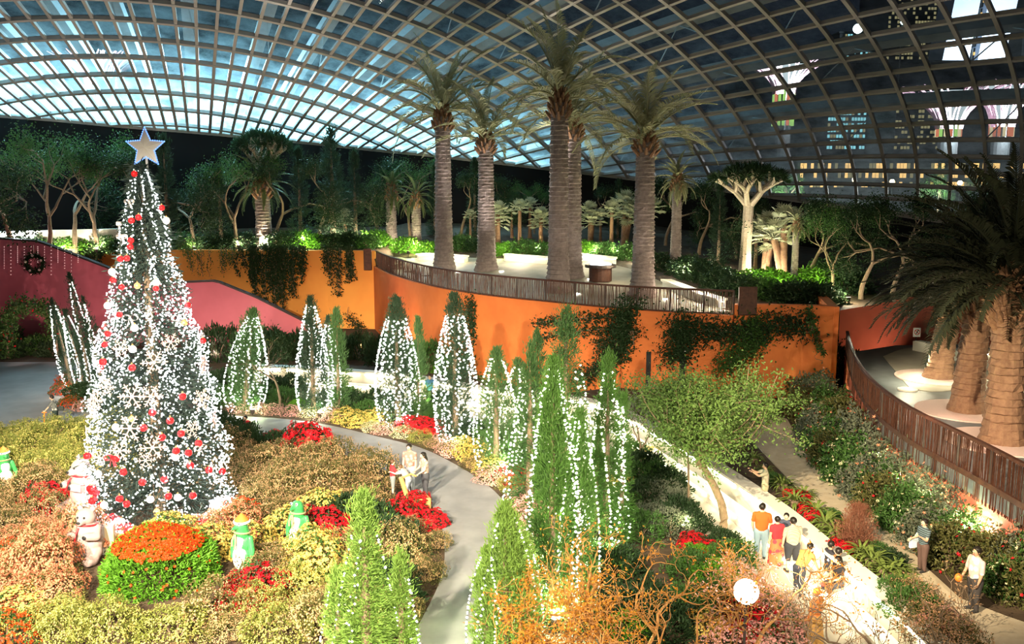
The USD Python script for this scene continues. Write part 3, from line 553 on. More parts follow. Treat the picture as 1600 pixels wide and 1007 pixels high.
def skeleton(r, H, spread, levels=4, kids=3, fork=.35, r0=.12, up=.5, lean=(0, 0), gnarl=.12):
    """recursive branching: returns list of (points, radii) and tip points with directions"""
    segs, tips = [], []
    def grow(p, d, L, R, lv):
        n = 5; pts = [p]; dd = d
        for k in range(n): dd = unit(dd + r.normal(0, gnarl, 3) + (0, 0, .06 * up)); pts.append(pts[-1] + dd * L / n)
        segs.append((np.array(pts), np.linspace(R, R * .62, n + 1)))
        if lv == 0: tips.append((pts[-1], dd)); tips.append((pts[3], dd)); return
        for k in range(kids + (r.random() < .35)):
            a = r.random() * 6.283 if lv < levels else k * 2.1 + r.random(); t = unit(np.cross(dd, [math.cos(a), math.sin(a), .3])); q = pts[-1] if k else pts[-1]; q = pts[r.integers(3, 6)] if k > 1 else q
            grow(q, unit(dd * (1 - spread * .35) + t * spread + (0, 0, up * .35)), L * r.uniform(.62, .85), R * .6, lv - 1)
    grow(np.array([0, 0, -.1]), unit(np.array([lean[0], lean[1], 1.0])), H * fork, r0, levels); return segs, tips
def broadleaf(H, leafm, seed, barkm='bark', spread=.75, levels=4, kids=2, fork=.36, r0=.12, up=.5, per=26, puff=.42, ls=.13, lean=(0, 0), gnarl=.12, bloom=None, nb=0):
    def build(root):
        r = rnd(seed); segs, tips = skeleton(r, H, spread, levels, kids, fork, r0, up, lean, gnarl); top = max(t[0][2] for t in tips); k = H / (top + puff); b = MB()
        for p, R in segs: b.tube(p * k, R, 7 if R[0] > .05 else 4)
        obj('trunk', b, barkm, root, smooth=50)
        T = np.array([t[0] for t in tips]) * k; P = np.repeat(T, per, 0) + r.normal(0, puff * .55, (len(T) * per, 3)); b = MB(); leaves(b, P, r.normal(size=P.shape) + (0, 0, -.15), ls * r.uniform(.7, 1.3, len(P)), ls * .5, r); obj('foliage', b, leafm, root, kind='stuff')
        if bloom: P = T[r.integers(0, len(T), nb)] + r.normal(0, puff * .6, (nb, 3)); b = MB(); blossoms(b, P, r.normal(size=P.shape) + (0, -.6, .3), .07, r); obj('blossoms', b, bloom, root, kind='stuff')
    return build
def shrub(leafm, seed, n=2600, h=1.1, ls=.13, lump=.35, bloom=None, nb=120, bs=.07):
    def build(root):
        r = rnd(seed); P, N = dome_pts(n, r, h=h, inner=.45, seed=seed, lump=lump, low=-.25); P[:, 2] += .12; P[:, 2] = np.maximum(P[:, 2], -.02); b = MB(); leaves(b, P, N * .5 + r.normal(0, .7, P.shape), ls * r.uniform(.7, 1.35, len(P)), ls * .5, r); obj('foliage', b, leafm, root, kind='stuff')
        if bloom: P, N = dome_pts(nb, r, h=h, inner=.97, seed=seed, lump=lump, low=-.1); b = MB(); blossoms(b, P * 1.04, N + r.normal(0, .3, P.shape), bs, r); obj('blossoms', b, bloom, root, kind='stuff')
        b = MB()
        for k in range(7): a = k * .9 + seed; b.tube([(0, 0, -.1), (.25 * math.cos(a), .25 * math.sin(a), h * .4), (.6 * math.cos(a), .6 * math.sin(a), h * .75)], [.035, .025, .01], 5)
        obj('stems', b, 'bark', root)
    return build
def conifer(H, R, leafm, seed, n=5200, shape='column', ls=.26, lean=(0, 0), strands=0, bulbs=46, bulbm='bulb', br=.042, lo=.03, hi=.93, spires=None, sag=0, barkm='bark', wob=.10, rot=0):
    """columnar or conical conifer of upswept sprays; strands of bulbs hang down its outside"""
    prof = (lambda u: np.sin(np.clip(u * .93 + .07, 0, 1) ** .62 * math.pi) ** .7) if shape == 'column' else (lambda u: (1 - u) ** .8 * (.6 + .4 * np.minimum(1, u / .06)))
    sp = spires or [(0, 0, H, R)]
    def build(root):
        r = rnd(seed); b = MB()
        for (x, y, h, rr) in sp: b.tube([(x, y, -.15), (x + lean[0] * .4, y + lean[1] * .4, h * .45), (x + lean[0], y + lean[1], h * .97)], [rr * .14 + .03, rr * .09 + .02, .01], 7)
        obj('trunk', b, barkm, root)
        b = MB(); tot = sum(h * rr for _, _, h, rr in sp)
        for (x, y, h, rr) in sp:
            nb = max(24, int(n * h * rr / tot / 30)); u = r.random(nb) ** (1 if shape == 'column' else 1.35); a = r.random(nb) * 6.283; q = prof(u) * rr * r.uniform(.62, 1.12, nb)
            ax_ = np.array([x, y, 0]); l2 = np.array([lean[0], lean[1], 0]); up_ = (.5 if shape == 'column' else .12) * (rr + .25) * r.uniform(.7, 1.5, nb)
            tip = ax_ + l2 * (u ** 1.3)[:, None] + np.stack([q * np.cos(a), q * np.sin(a), np.minimum(u * h + up_ * .5, h * (1.0 + .02 * r.random(nb)))], 1)
            bas = ax_ + l2 * (u ** 1.3)[:, None] + np.stack([.15 * q * np.cos(a), .15 * q * np.sin(a), np.maximum(u * h - up_, .05)], 1); m = 30
            s_ = r.random((nb, m)) ** .7; ax2 = unit(tip - bas); P = bas[:, None] + (tip - bas)[:, None] * s_[..., None] + r.normal(0, 1, (nb, m, 3)) * (.16 * (rr + .3) * (1.08 - s_) ** .8)[..., None]
            D = ax2[:, None] + r.normal(0, .42, (nb, m, 3)); P, D = P.reshape(-1, 3), D.reshape(-1, 3); P[:, 2] = np.maximum(P[:, 2], .03); leaves(b, P, D, ls * r.uniform(.6, 1.4, len(P)), ls * .2, r, fold=.4)
            tp_ = ax_ + l2 + np.array([0, 0, h]); P = tp_ - np.array([0, 0, 1.0]) * (r.random(60) * .5 * rr)[:, None] + r.normal(0, .05, (60, 3)) * rr; leaves(b, P, r.normal(0, .35, (60, 3)) + (0, 0, 1), ls, ls * .2, r, fold=.4)
        obj('foliage', b, leafm, root, kind='stuff')
        for k in range(strands):
            x, y, h, rr = sp[k % len(sp)]; a0 = rot + k / strands * 6.283 * (1 if len(sp) == 1 else 1.7) + r.normal(0, .12); u = np.linspace(hi, lo, bulbs); u = u + r.normal(0, .35 / bulbs, bulbs); a = a0 + .5 * np.sin(u * 5 + k) * (1 - u) * .5 + r.normal(0, wob, bulbs); q = prof(np.clip(u, .0, 1)) * rr * 1.04 + .03
            C = np.stack([x + lean[0] * np.clip(u, 0, 1) ** 1.3 + q * np.cos(a), y + lean[1] * np.clip(u, 0, 1) ** 1.3 + q * np.sin(a), u * h], 1); m = MB(); o = OCT[0] * br; s = r.uniform(.7, 1.25, bulbs); m.add((C[:, None] + o[None] * s[:, None, None]).reshape(-1, 3), (np.arange(bulbs)[:, None, None] * 6 + OCT[1][None]).reshape(-1, 3)); st = obj('light_strand', m, bulbm, root, kind='stuff')
            w = MB(); w.tube(C - (C - C.mean(0)) * .004, .008, 3, cap=False); obj('wire', w, 'wire', st)
    return build
OCT = (np.array([(1, 0, 0), (-1, 0, 0), (0, 1, 0), (0, -1, 0), (0, 0, 1), (0, 0, -1)], float), np.array([(0, 2, 4), (2, 1, 4), (1, 3, 4), (3, 0, 4), (2, 0, 5), (1, 2, 5), (3, 1, 5), (0, 3, 5)]))
LAMP_M = {}
def uplight(p, power, color=(1, .9, .6), label=None, aim=None, cone=None, r=.09, body=True):
    """a small garden spotlight: a can on a spike with a glowing lens, and its light"""
    p = np.asarray(p, float)
    if body:
        def build(root):
            b = MB(); b.lathe([(0, -.1), (.012, -.1), (.012, .05), (.06, .06), (.08, .2), (.085, .22), (.075, .22), (.06, .14), (0, .13)], 10); obj('can', b, 'rail_dark', root)
            b = MB(); b.lathe([(0, .205), (.07, .205), (.07, .195), (0, .195)], 10); obj('lens', b, 'lens', root)
        if 'u' not in LAMP_M: glow('lens', (1, .93, .7), 25); LAMP_M['u'] = Proto('garden_spotlight', build)
        AUTO.append((LAMP_M['u'].put(p, 0, 1.6, cat='garden spotlight', group='small garden spotlights'), 'small dark garden spotlight with glowing lens', p))
    lamp(p + (0, 0, .5), power, color, r, aim=aim, cone=cone, soft=.5)
AUTO = []
"""(prim, kind phrase, position): these get their labels at the end, from the landmark they stand nearest to"""
MARKS = []
def mark(name, p): MARKS.append((name, np.asarray(p, float)))
# ------------------------------------------------------------------ upper terrace: palms and dark trees
def top_z(p, py): return float(atd(800, py, p[1])[2])
def tree_at(proto, H0, px, py, pyt, z, label, cat='tree', group=None, rz=None, auto=None, wide=1.0, y=None):
    p = (on_terrace(px, py) if z >= ZT else at(px, py, z)) if y is None else np.array([atd(px, py, y)[0], y, z]); z = p[2]; s = (top_z(p, pyt) - z) / H0
    q = proto.put(p, px * .37 if rz is None else rz, (s * wide, s * wide, s), label, cat, group)
    if auto: AUTO.append((q, auto, p))
    return p, s
P_PALM = [Proto('date_palm', palm(9.0, .66, .52, 26, 5.0, 'frond_pale', 11, els=(1.3, .15), droop=(.7, 1.5), ll=.95, lw=.045, nl=46)), Proto('date_palm', palm(9.0, .66, .50, 22, 4.6, 'frond_pale', 23, els=(1.35, .3), droop=(.6, 1.4), ll=.9, lw=.045, nl=46))]
for (px, py, pyc, k, rz, lab, gr) in (
    (694, 424, 182, 0, .3, 'tall date palm, leftmost of the terrace row, one pale frond spread to the right', 0), (760, 422, 222, 1, 1.2, 'slimmer date palm, second from the left in the terrace row', 0),
    (872, 456, 160, 1, 2.2, 'tallest date palm in front at the middle of the terrace', 0), (893, 434, 200, 0, 4.0, 'date palm mostly hidden right behind the tallest middle palm', 0), (1004, 464, 222, 0, 5.2, 'date palm with a wide arching crown, rightmost of the big terrace row', 0)):
    p = on_terrace(px, py) + (0, 0, .03); H = top_z(p, pyc) - p[2]; P_PALM[k].put(p, rz, (1.02, 1.02, H / 9.0), lab, 'palm')
    mark(lab, p)
    for a in (-1, 1): lamp(p + (a * 1.9, -1.9, .4), 48, (1, .86, .8), .1, aim=p + (0, 0, H + 1), cone=34, soft=.6)
    b = MB(); b.lathe([(0, .0), (.16, .0), (.16, .05), (0, .06)], 12, p + (1.1, -1.5, 0)); tag(obj('ground_light', b, 'lens0' if 'lens0' in M else (glow('lens0', (1, .95, .8), 18) or 'lens0')), 'round lamp set in the paving beside the ' + {694: 'leftmost terrace palm', 760: 'second terrace palm', 872: 'tallest middle palm', 893: 'palm hidden behind the tallest', 1004: 'wide arching palm'}[px], 'ground light')
PS = Proto('cycad_palm', palm(4.2, .55, .50, 30, 2.6, 'frond_green', 31, els=(1.2, -.6), droop=(.7, 1.2), ll=.42)); 
tree_at(PS, 4.2, 412, 362, 292, ZT + .6, 'stout palm with arching pale fronds left of the hanging ivy curtain', 'palm'); tree_at(PS, 4.2, 612, 382, 300, ZT, 'short palm beside the left end of the terrace railing', 'palm', wide=.8); tree_at(PS, 4.2, 651, 384, 312, ZT, 'short leaning palm, right neighbour of the one by the railing end', 'palm', wide=.8)
PT = Proto('trunk_palm', palm(7, .5, .42, 34, 2.3, 'frond_pale', 37, els=(1.3, -.9), droop=(.6, 1.0), ll=.4)); tree_at(PT, 7, 1055, 420, 285, ZT, 'date palm with a brightly lit trunk behind the wide arching palm', 'palm', wide=.9)
tree_at(PT, 7, 1240, 450, 352, ZT, 'dark palm with a slender trunk above the terracotta wall corner', 'palm', wide=.8)
# dragon tree
def dragon(root):
    r = rnd(5); b = MB(); b.tube([(0, 0, -.1), (.05, 0, 2), (.18, .05, 4.4)], [.42, .34, .32], 10); tips = []
    def fork(p, d, L, R, lv):
        q = p + d * L; b.tube([p, (p + q) / 2 + r.normal(0, .03, 3), q], [R, R * .85, R * .75], 7)
        if lv == 0: tips.append((q, d)); return
        for k in range(3): a = k * 2.1 + r.random(); fork(q, unit(d * .8 + np.array([math.cos(a), math.sin(a), 0]) * .62 + (0, 0, .12)), L * .72, R * .66, lv - 1)
    for k in range(5): a = k * 1.257; fork(np.array([.18, .05, 4.3]), unit(np.array([math.cos(a) * .8, math.sin(a) * .8, .9])), 1.25, .22, 2)
    obj('trunk', b, 'bark_pale', root); b = MB()
    for q, d in tips: n = 46; D = unit(r.normal(size=(n, 3)) + d * .9); leaves(b, np.repeat(q[None], n, 0), D, .62 * r.uniform(.8, 1.15, n), .07, r)
    obj('foliage', b, 'leaf_dark', root, kind='stuff')
PD = Proto('dragon_tree', dragon); p, s = tree_at(PD, 7.6, 1163, 432, 240, ZT, 'dragon tree with a pale forked trunk and dark umbrella crown', 'tree', rz=.5)
for a in (-1, 1): lamp(p + (a * 1.2, -2.2, .3), 150, (1, .88, .66), .1, aim=p + (0, 0, 8), cone=32)
tree_at(PD, 7.6, 418, 372, 188, ZT + 1, 'dark spiky crowned tree standing behind the stout palm', 'tree', rz=2.0, wide=.75)
# small fan palms in the lit band behind the paving
PF = [Proto('fan_palm', fan_palm(2.6, .2, 20, .75, 'fan_pale', 1, 2)), Proto('fan_palm', fan_palm(3.2, .17, 18, .7, 'fan_pale', 2, 1))]
for n, (px, py, pyt) in enumerate([(778, 392, 322), (812, 388, 316), (845, 390, 330), (800, 372, 322), (922, 390, 322), (955, 395, 318), (975, 388, 306), (938, 380, 330), (1000, 392, 318), (828, 372, 312), (1195, 432, 340), (1180, 420, 352), (1222, 440, 330), (735, 375, 330), (540, 372, 330), (1015, 400, 312)]):
    p, s = tree_at(PF[n % 2], (3.3, 3.9)[n % 2], px, py, pyt, ZT, None, 'palm', 'small fan palms on the terrace', auto='pale fan palm')
for px, py in ((800, 396), (840, 398), (930, 400), (965, 402), (1195, 440), (1000, 410)): uplight(on_terrace(px, py), 150, (1, .92, .62))
# dark background trees
PB = [Proto('shade_tree', broadleaf(8, 'leaf_dark', 41, 'bark', levels=4, per=80, puff=.75, ls=.2, r0=.2)), Proto('shade_tree', broadleaf(9, 'leaf_mid', 43, 'bark', spread=.6, levels=4, per=70, puff=.8, ls=.17, r0=.18))]
PA = [Proto('dark_conifer', conifer(10, 1.9, 'needle_dark', 45, n=5200, shape='cone', ls=.34)), Proto('dark_conifer', conifer(8, 1.2, 'needle_dark', 47, n=4200, shape='cone', ls=.3))]
BG = [(75, 352, 192, 1, 'T'), (150, 356, 196, 1, 'T'), (18, 350, 215, 0, 'T'), (-30, 352, 195, 0, 'T'), (112, 345, 225, 0, 'T'), (300, 358, 252, 0, 'T'), (262, 352, 214, 1, 'C'), (345, 356, 262, 0, 'C'), (368, 352, 222, 1, 'T'), (470, 368, 232, 1, 'C'), (521, 368, 203, 0, 'C'), (556, 366, 236, 1, 'C'), (498, 362, 240, 0, 'T'),
      (590, 366, 242, 0, 'T'), (640, 366, 238, 1, 'T'), (720, 372, 262, 0, 'T'), (742, 368, 250, 1, 'C'), (800, 366, 270, 0, 'T'), (835, 364, 280, 1, 'T'), (925, 372, 286, 0, 'T'), (965, 372, 282, 1, 'C'), (1040, 384, 272, 0, 'T'), (1092, 398, 276, 0, 'T'), (1122, 412, 288, 1, 'C'), (1205, 424, 302, 0, 'T'), (1262, 448, 300, 0, 'T'), (1300, 462, 305, 1, 'T'), (1345, 468, 308, 0, 'T'),
      (1395, 470, 300, 0, 'T'), (1440, 470, 296, 0, 'T'), (1500, 470, 290, 0, 'T'), (1560, 470, 292, 1, 'T'), (1620, 470, 285, 0, 'T'), (210, 352, 232, 0, 'T'), (680, 368, 258, 1, 'C'), (885, 368, 290, 0, 'T'), (1005, 374, 290, 1, 'T'), (1150, 405, 300, 0, 'T'), (430, 366, 246, 0, 'T')]
for px, py, pyt, k, ty in BG:
    tree_at((PB if ty == 'T' else PA)[k], (8, 9)[k] if ty == 'T' else (10, 8)[k], px, py, pyt, ZT + (.5 if px < 600 else 0), None, 'tree', 'dark trees at the back of the garden', auto=('dark leafy tree', 'tall leafy tree', 'dark pointed conifer', 'slim dark conifer')[k + 2 * (ty == 'C')], wide=1.05)
for px, w in ((1460, 1), (1552, 1), (1222, 1)):
    p = np.array([atd(px, 285, 132)[0], 132, -.2]); s = (top_z(p, 254) + .2) / 9; PB[1].put(p, px, (s * .55, s * .55, s), {1460: 'floodlit tree outside the glass, left of its twin', 1552: 'floodlit tree outside the glass near the right edge', 1222: 'floodlit tree outside the glass behind the dragon tree'}[px], 'tree'); lamp(p + (0, -4, 9), 2200, (.9, 1, .95), .2)
for px, py, w in ((75, 362, 300), (150, 366, 300), (110, 362, 160), (300, 366, 140), (370, 372, 160), (470, 376, 120), (521, 376, 260), (412, 374, 420), (612, 392, 380), (651, 394, 300), (640, 388, 120), (742, 384, 160), (1055, 430, 420), (1092, 412, 70), (1240, 462, 100), (1300, 470, 170), (1160, 430, 120), (560, 376, 140), (1205, 440, 160)):
    uplight(on_terrace(px, py) + (.5, -1.2, 0), w * (.4 if px < 200 else .75), (1, .88, .62))
# low shrubs and grasses on the terrace, some lit
SH = [Proto('terrace_shrub', shrub('leaf_mid', 51, 1500, 1.0, .2)), Proto('terrace_shrub', shrub('leaf_bright', 52, 1300, .9, .22)), Proto('terrace_shrub', shrub('leaf_dark', 53, 1500, 1.0, .2))]
r = rnd(9)
for px, py, s, k in [(30, 362, 1.6, 2), (60, 368, 1.4, 0), (105, 376, 1.5, 1), (128, 384, 1.3, 1), (160, 378, 1.5, 0), (190, 384, 1.4, 2), (215, 378, 1.2, 0), (285, 386, 1.5, 0), (325, 386, 1.5, 2), (355, 384, 1.6, 2), (385, 386, 1.4, 2), (440, 388, 1.6, 2), (470, 382, 1.4, 1), (492, 386, 1.2, 1), (520, 388, 1.4, 2), (548, 386, 1.4, 2), (575, 388, 1.2, 0), (598, 392, 1.2, 1),
    (636, 392, 1.3, 1), (668, 396, 1.1, 1), (590, 380, 1.3, 1), (720, 390, 1.2, 0), (745, 392, 1.1, 2), (785, 398, 1.1, 1), (820, 398, 1.2, 0), (848, 398, 1.0, 0), (915, 396, 1.1, 1), (945, 400, 1.1, 0), (985, 405, 1.2, 0), (1028, 420, 1.2, 2), (1075, 430, 1.4, 2), (1100, 438, 1.5, 2), (1125, 448, 1.3, 2), (1140, 455, 1.1, 2), (1168, 462, 1.3, 2), (1195, 466, 1.2, 0), (1225, 470, 1.2, 2), (1255, 472, 1.3, 2), (1285, 474, 1.2, 2),
    (1180, 448, 1.2, 1), (1210, 450, 1.3, 1), (1275, 452, 1.5, 1), (1300, 440, 1.6, 0), (1320, 455, 1.6, 2)]:
    p = on_terrace(px, py); q = SH[k].put(p, r.random() * 6, s * np.array([1, 1, .85]), None, 'shrub', 'low shrubs on the terrace'); AUTO.append((q, ('green terrace shrub', 'bright green terrace shrub', 'dark terrace shrub')[k], p))
for px, py, w in ((108, 384, 60), (165, 384, 50), (480, 390, 130), (640, 398, 130), (668, 402, 120), (596, 394, 80), (792, 404, 90), (915, 402, 90), (1182, 452, 90), (1212, 456, 90), (1275, 460, 70)): uplight(on_terrace(px, py) + (0, -.9, 0), w, (.85, 1, .4))
# benches and the lit seat walls of the terrace
for px0, py0, px1, py1, lab in ((655, 407, 728, 411, 'long low lit seat wall beside the leftmost big palm'), (790, 408, 856, 413, 'long low lit seat wall left of the tallest palm'), (900, 407, 960, 414, 'long low lit seat wall right of the tallest palm'), (1040, 450, 1128, 482, 'lit seat wall along the right end of the terrace railing')):
    t = thing('seat_wall', lab, 'bench'); c = resample([on_terrace(px0, py0)[:2], on_terrace(px1, py1)[:2]], 1); zz = zt(c[:, 0], c[:, 1]); obj('seat', ribbon(c, zz + .42, zz + .55, .7), 'pale_wall', t); obj('plinth', ribbon(c, zz - .2, zz + .42, .45), 'pale_wall', t)
    obj('light_strip', ribbon(c - (0, .3), zz + .36, zz + .41, .06), 'led_soft', t)
    m = c.mean(0); 
    for cc in c[1::3]: lamp((cc[0], cc[1] - 1.1, zt(cc[0], cc[1]) + .9), 60, WARM, .1)
def pedestal(root):
    b = MB(); b.lathe([(0, 0), (.62, 0), (.62, .75), (0, .75)], 20); obj('drum', b, 'rust', root); b = MB(); b.lathe([(0, .75), (.85, .75), (.85, .9), (0, .9)], 20); obj('rim', b, 'rail_dark', root); b = MB(); b.lathe([(0, .9), (.6, .9), (.55, .97), (0, .98)], 20); obj('lamp_top', b, 'pool', root)
glow('pool', (.9, .97, 1), 5); Proto('drum_table', pedestal).put(on_terrace(938, 440) + (0, 0, .02), 0, 1.2, 'round rust coloured drum with a glowing white top on the terrace', 'table')
for px, py, w in ((645, 412, 250), (700, 412, 300), (800, 415, 350), (860, 420, 250), (930, 425, 420), (1020, 450, 200), (1070, 462, 320), (1110, 478, 300), (960, 445, 260)): lamp(on_terrace(px, py) + (0, 0, 1.3), w * .12, (1, .9, .62), .12)
lamp(at(50, 610, 4.0), 260, (1, .75, .6), .15); lamp(on_terrace(40, 372) + (0, -1, 2.0), 160, (.9, .95, 1), .15)  # first lamp: unseen warm fill added over the left plaza
bl = obj('seat_wall', ribbon(resample([on_terrace(-30, 366)[:2], on_terrace(60, 366)[:2], on_terrace(190, 372)[:2]], 2), 6.2, 8.2, .4), 'pale_wall'); tag(bl, 'pale lit parapet behind the trees at the far upper left', 'wall')
# wall washers in the bed along the foot of the retaining wall
for px, py, w, c in ((420, 545, 420, (1, .55, .12)), (300, 470, 500, (1, .6, .12)), (505, 540, 700, (1, .42, .16)), (575, 540, 650, (1, .12, .16)), (640, 545, 520, (1, .42, .2)), (722, 560, 380, (.6, .3, 1)), (800, 575, 420, (1, .45, .14)), (880, 590, 420, (1, .42, .12)), (960, 598, 380, (1, .5, .2)), (1050, 605, 360, (1, .5, .2)), (1150, 606, 420, (1, .5, .2)), (1250, 608, 420, (1, .4, .16)), (30, 560, 520, (1, .6, .55)), (100, 560, 640, (1, .5, .5)), (350, 552, 260, (.9, .22, .5)), (230, 556, 520, (1, .45, .5)), (1350, 560, 110, (1, .5, .3))):
    p = at(px, py, .4); lamp(p + (0, -2.2, .2), w * 1.5 * .34, tuple(.75 * q + .25 * k for q, k in zip(c, (1, .8, .6))), .12, aim=p + (0, 2.5, 3.6), cone=62, soft=.8)
# orange-lit corner, creepers and ivy
def vine_patch(label, pts, n, leafm, seed, sx, drop, off, name='ivy_curtain', cat='climber', ls=.22, strands=26):
    """hanging shoots with leaves down a wall face; pts = points of the wall top"""
    r = rnd(seed); t = thing(name, label, cat); st, lf = MB(), MB(); pts = np.asarray(pts)
    for k in range(strands):
        u = r.random(); i = u * (len(pts) - 1); a = pts[int(i)] + (pts[min(int(i) + 1, len(pts) - 1)] - pts[int(i)]) * (i % 1); L = drop * (.35 + .65 * r.random() ** .8) * (.5 + .5 * math.sin(math.pi * u)); m = 9; s = np.linspace(0, 1, m)
        q = np.stack([a[0] + np.cumsum(r.normal(0, .06, m)), np.full(m, a[1] - off) - .12 * np.sin(s * 3) - r.random() * .2, a[2] + .15 - s * L], 1); st.tube(q, .018, 4, cap=False)
        P = q[r.integers(0, m, n // strands)] + r.normal(0, .13, (n // strands, 3)) * (1, .6, 1); P[:, 1] = np.minimum(P[:, 1], a[1] - off + .05); leaves(lf, P, r.normal(size=P.shape) + (0, -.4, -.5), ls * r.uniform(.6, 1.3, len(P)), ls * .55, r)
    obj('stems', st, 'bark', t); obj('foliage', lf, leafm, t, kind='stuff'); return t
def wall_line(px0, px1, y, z, n=6): return np.array([(atd(px, 400, y)[0], y, z) for px in np.linspace(px0, px1, n)])
yl = EDGE[0, 1] + .3
vine_patch('wide dark ivy curtain hanging over the amber-lit wall below the stout palm', wall_line(378, 480, yl, LW[2] + .1), 5200, 'leaf_dark', 61, 0, 5.6, .6, strands=60, ls=.26)
vine_patch('narrow tapering ivy hanging down the orange wall left of the railing', wall_line(512, 552, yl, LW[2] + .1), 1700, 'leaf_dark', 62, 0, 4.4, .6, strands=24)
vine_patch('short dark ivy over the amber-lit wall left of the Christmas tree', wall_line(118, 165, yl, LW[2] + .2), 1500, 'leaf_dark', 63, 0, 2.2, .6, strands=24)
vine_patch('thin trailing shoots on the amber-lit wall right of the Christmas tree', wall_line(288, 372, yl, LW[2] + .1), 1100, 'leaf_mid', 64, 0, 2.6, .6, strands=26, ls=.15)
def wall_pt(px, py, off=.35):
    """point on the face of the curved terrace wall or its right continuation"""
    d = ray(px, py); best = None
    C = np.vstack([EDGE[:, :2], resample(PW, .5)]); xs = C[:, 1] * d[0] / d[1]; k = int(np.argmin(np.abs(C[:, 0] - xs))); y = C[k, 1] - off; return atd(px, py, y)
def creeper(label, path, n, leafm, seed, spread, ls=.2, off=.45):
    r = rnd(seed); t = thing('wall_creeper', label, 'climber'); P = smooth_line([wall_pt(*q, off) for q in path], 30); b = MB(); b.tube(P, np.linspace(.05, .02, 30), 5); lf = MB()
    for k in range(10): i = r.integers(2, 29); q = P[i] + np.cumsum(r.normal(0, .18, (6, 3)) * (1, .15, 1), 0); b.tube(np.vstack([P[i], q]), .015, 4, cap=False); P = P
    Q = P[r.integers(0, 30, n)] + r.normal(0, spread, (n, 3)) * (1, .0, .8); Q[:, 1] -= np.abs(r.normal(0, .12, n)); leaves(lf, Q, r.normal(size=Q.shape) + (0, -.5, 0), ls * r.uniform(.6, 1.3, n), ls * .5, r); obj('stem', b, 'bark', t); obj('foliage', lf, leafm, t, kind='stuff')
creeper('thin creeper trained along the middle of the curved wall', [(838, 505), (880, 500), (930, 496), (985, 490)], 700, 'leaf_dark', 71, .22)
creeper('lower thin creeper on the curved wall under the first', [(838, 532), (890, 520), (950, 515), (1000, 520)], 700, 'leaf_dark', 72, .22)
creeper('dense dark bush climbing the curved wall below the wide arching palm', [(965, 560), (975, 530), (978, 500), (985, 478)], 2600, 'leaf_dark', 73, .5)
creeper('dense dark climber on the terracotta wall left of the small black sign', [(1045, 560), (1065, 540), (1062, 515), (1072, 502)], 1900, 'leaf_dark', 74, .5)
creeper('spreading climber across the terracotta wall right of the gate panel', [(1080, 530), (1120, 515), (1165, 520), (1215, 508), (1260, 515)], 2600, 'leaf_dark', 75, .5)
creeper('leafy climber low on the wall at the right terracotta corner', [(1130, 575), (1160, 550), (1180, 525), (1175, 505)], 1800, 'leaf_mid', 76, .45)
creeper('hanging shoots near the right corner of the terracotta wall', [(1262, 482), (1268, 505), (1275, 530), (1285, 555)], 260, 'leaf_mid', 77, .12)
creeper('dark climber rising on the curved wall behind the lit cypresses', [(735, 560), (742, 520), (736, 490), (742, 470)], 1300, 'leaf_dark', 78, .35)
creeper('red-lit climber at the orange wall behind the second cypress', [(575, 560), (572, 530), (560, 510), (545, 495)], 700, 'leaf_dark', 79, .3)
creeper('climber low on the curved wall behind the big conifers', [(905, 590), (940, 575), (955, 550), (940, 530)], 1300, 'leaf_dark', 80, .4)
# ------------------------------------------------------------------ right-hand palm circle
PR = [Proto('canary_palm', palm(4.2, .54, .50, 64, 4.3, 'frond_dark', 81, els=(1.35, .0), droop=(.7, 1.25), bark='palm_bark_warm', boot=1.7, lean=(.45, .1), ll=.75, bulge=1.6, nl=44, lw=.05))]
for px, py, pyc, rz, s, lab in ((1466, 590, 478, .0, 1.0, 'leaning canary palm at the back left of the raised circle'), (1510, 642, 468, .5, 1.03, 'leaning canary palm in the middle of the raised circle'), (1566, 690, 462, 1.1, 1.08, 'leaning canary palm nearest the railing on the raised circle')):
    p = at(px, py, ZR + .03); H = top_z(p, pyc) - ZR; PR[0].put(p, rz, (s, s, H / 4.2), lab, 'palm'); mark(lab, p)
    b = MB(); rr = 1.9; an = np.linspace(0, 2 * np.pi, 40, endpoint=False); b.prism(np.c_[rr * np.cos(an), rr * np.sin(an)] + p[:2], ZR, ZR + .05); gr = obj('gravel_ring', b, 'gravel' if 'gravel' in M else (mat('gravel', (.55, .40, .36), .9, nscale=60, ncol=(.72, .56, .5), bump=.4, bscale=70) or 'gravel')); tag(gr, 'round pinkish gravel bed under the ' + {1466: 'back left canary palm', 1510: 'middle canary palm', 1566: 'canary palm nearest the railing'}[px], 'gravel bed')
for k, (px, py, rr) in enumerate([(1418, 610, .42), (1560, 595, .7), (1598, 620, .5), (1590, 560, .5)]):
    p = at(px, py, ZR); b = MB(); b.lathe([(0, .0), (rr, .0), (rr, .06), (0, .07)], 24, p); tag(obj('paving_disc', b, 'terrace_floor'), ('small pale round paving disc left of the gravel beds', 'largest pale round paving disc between the two right palms', 'pale round paving disc right of the nearest palm', 'pale round paving disc at the back right of the circle')[k], 'paving stone')
t = thing('seat_wall', 'low lit white seat wall behind the canary palms', 'bench'); c = resample([at(1432, 548, ZR)[:2], at(1470, 556, ZR)[:2], at(1505, 566, ZR)[:2], at(1640, 560, ZR)[:2]], 1); obj('seat', ribbon(c, ZR, ZR + .55, .6), 'pale_wall', t); obj('light_strip', ribbon(c - (0, .36), ZR + .4, ZR + .46, .06), 'led_soft', t)
for px, py, w in ((1445, 560, 40), (1500, 574, 28), (1580, 575, 22), (1420, 570, 60), (1600, 612, 50)): lamp(at(px, py, ZR + .9), w, (1, .9, .6), .12)
for p_, w in ((at(1535, 660, ZR + 1.2), 22), (at(1490, 620, ZR + 1.0), 16), (at(1440, 640, ZR + 1.5), 12)): lamp(p_, w, (1, .62, .45), .12)
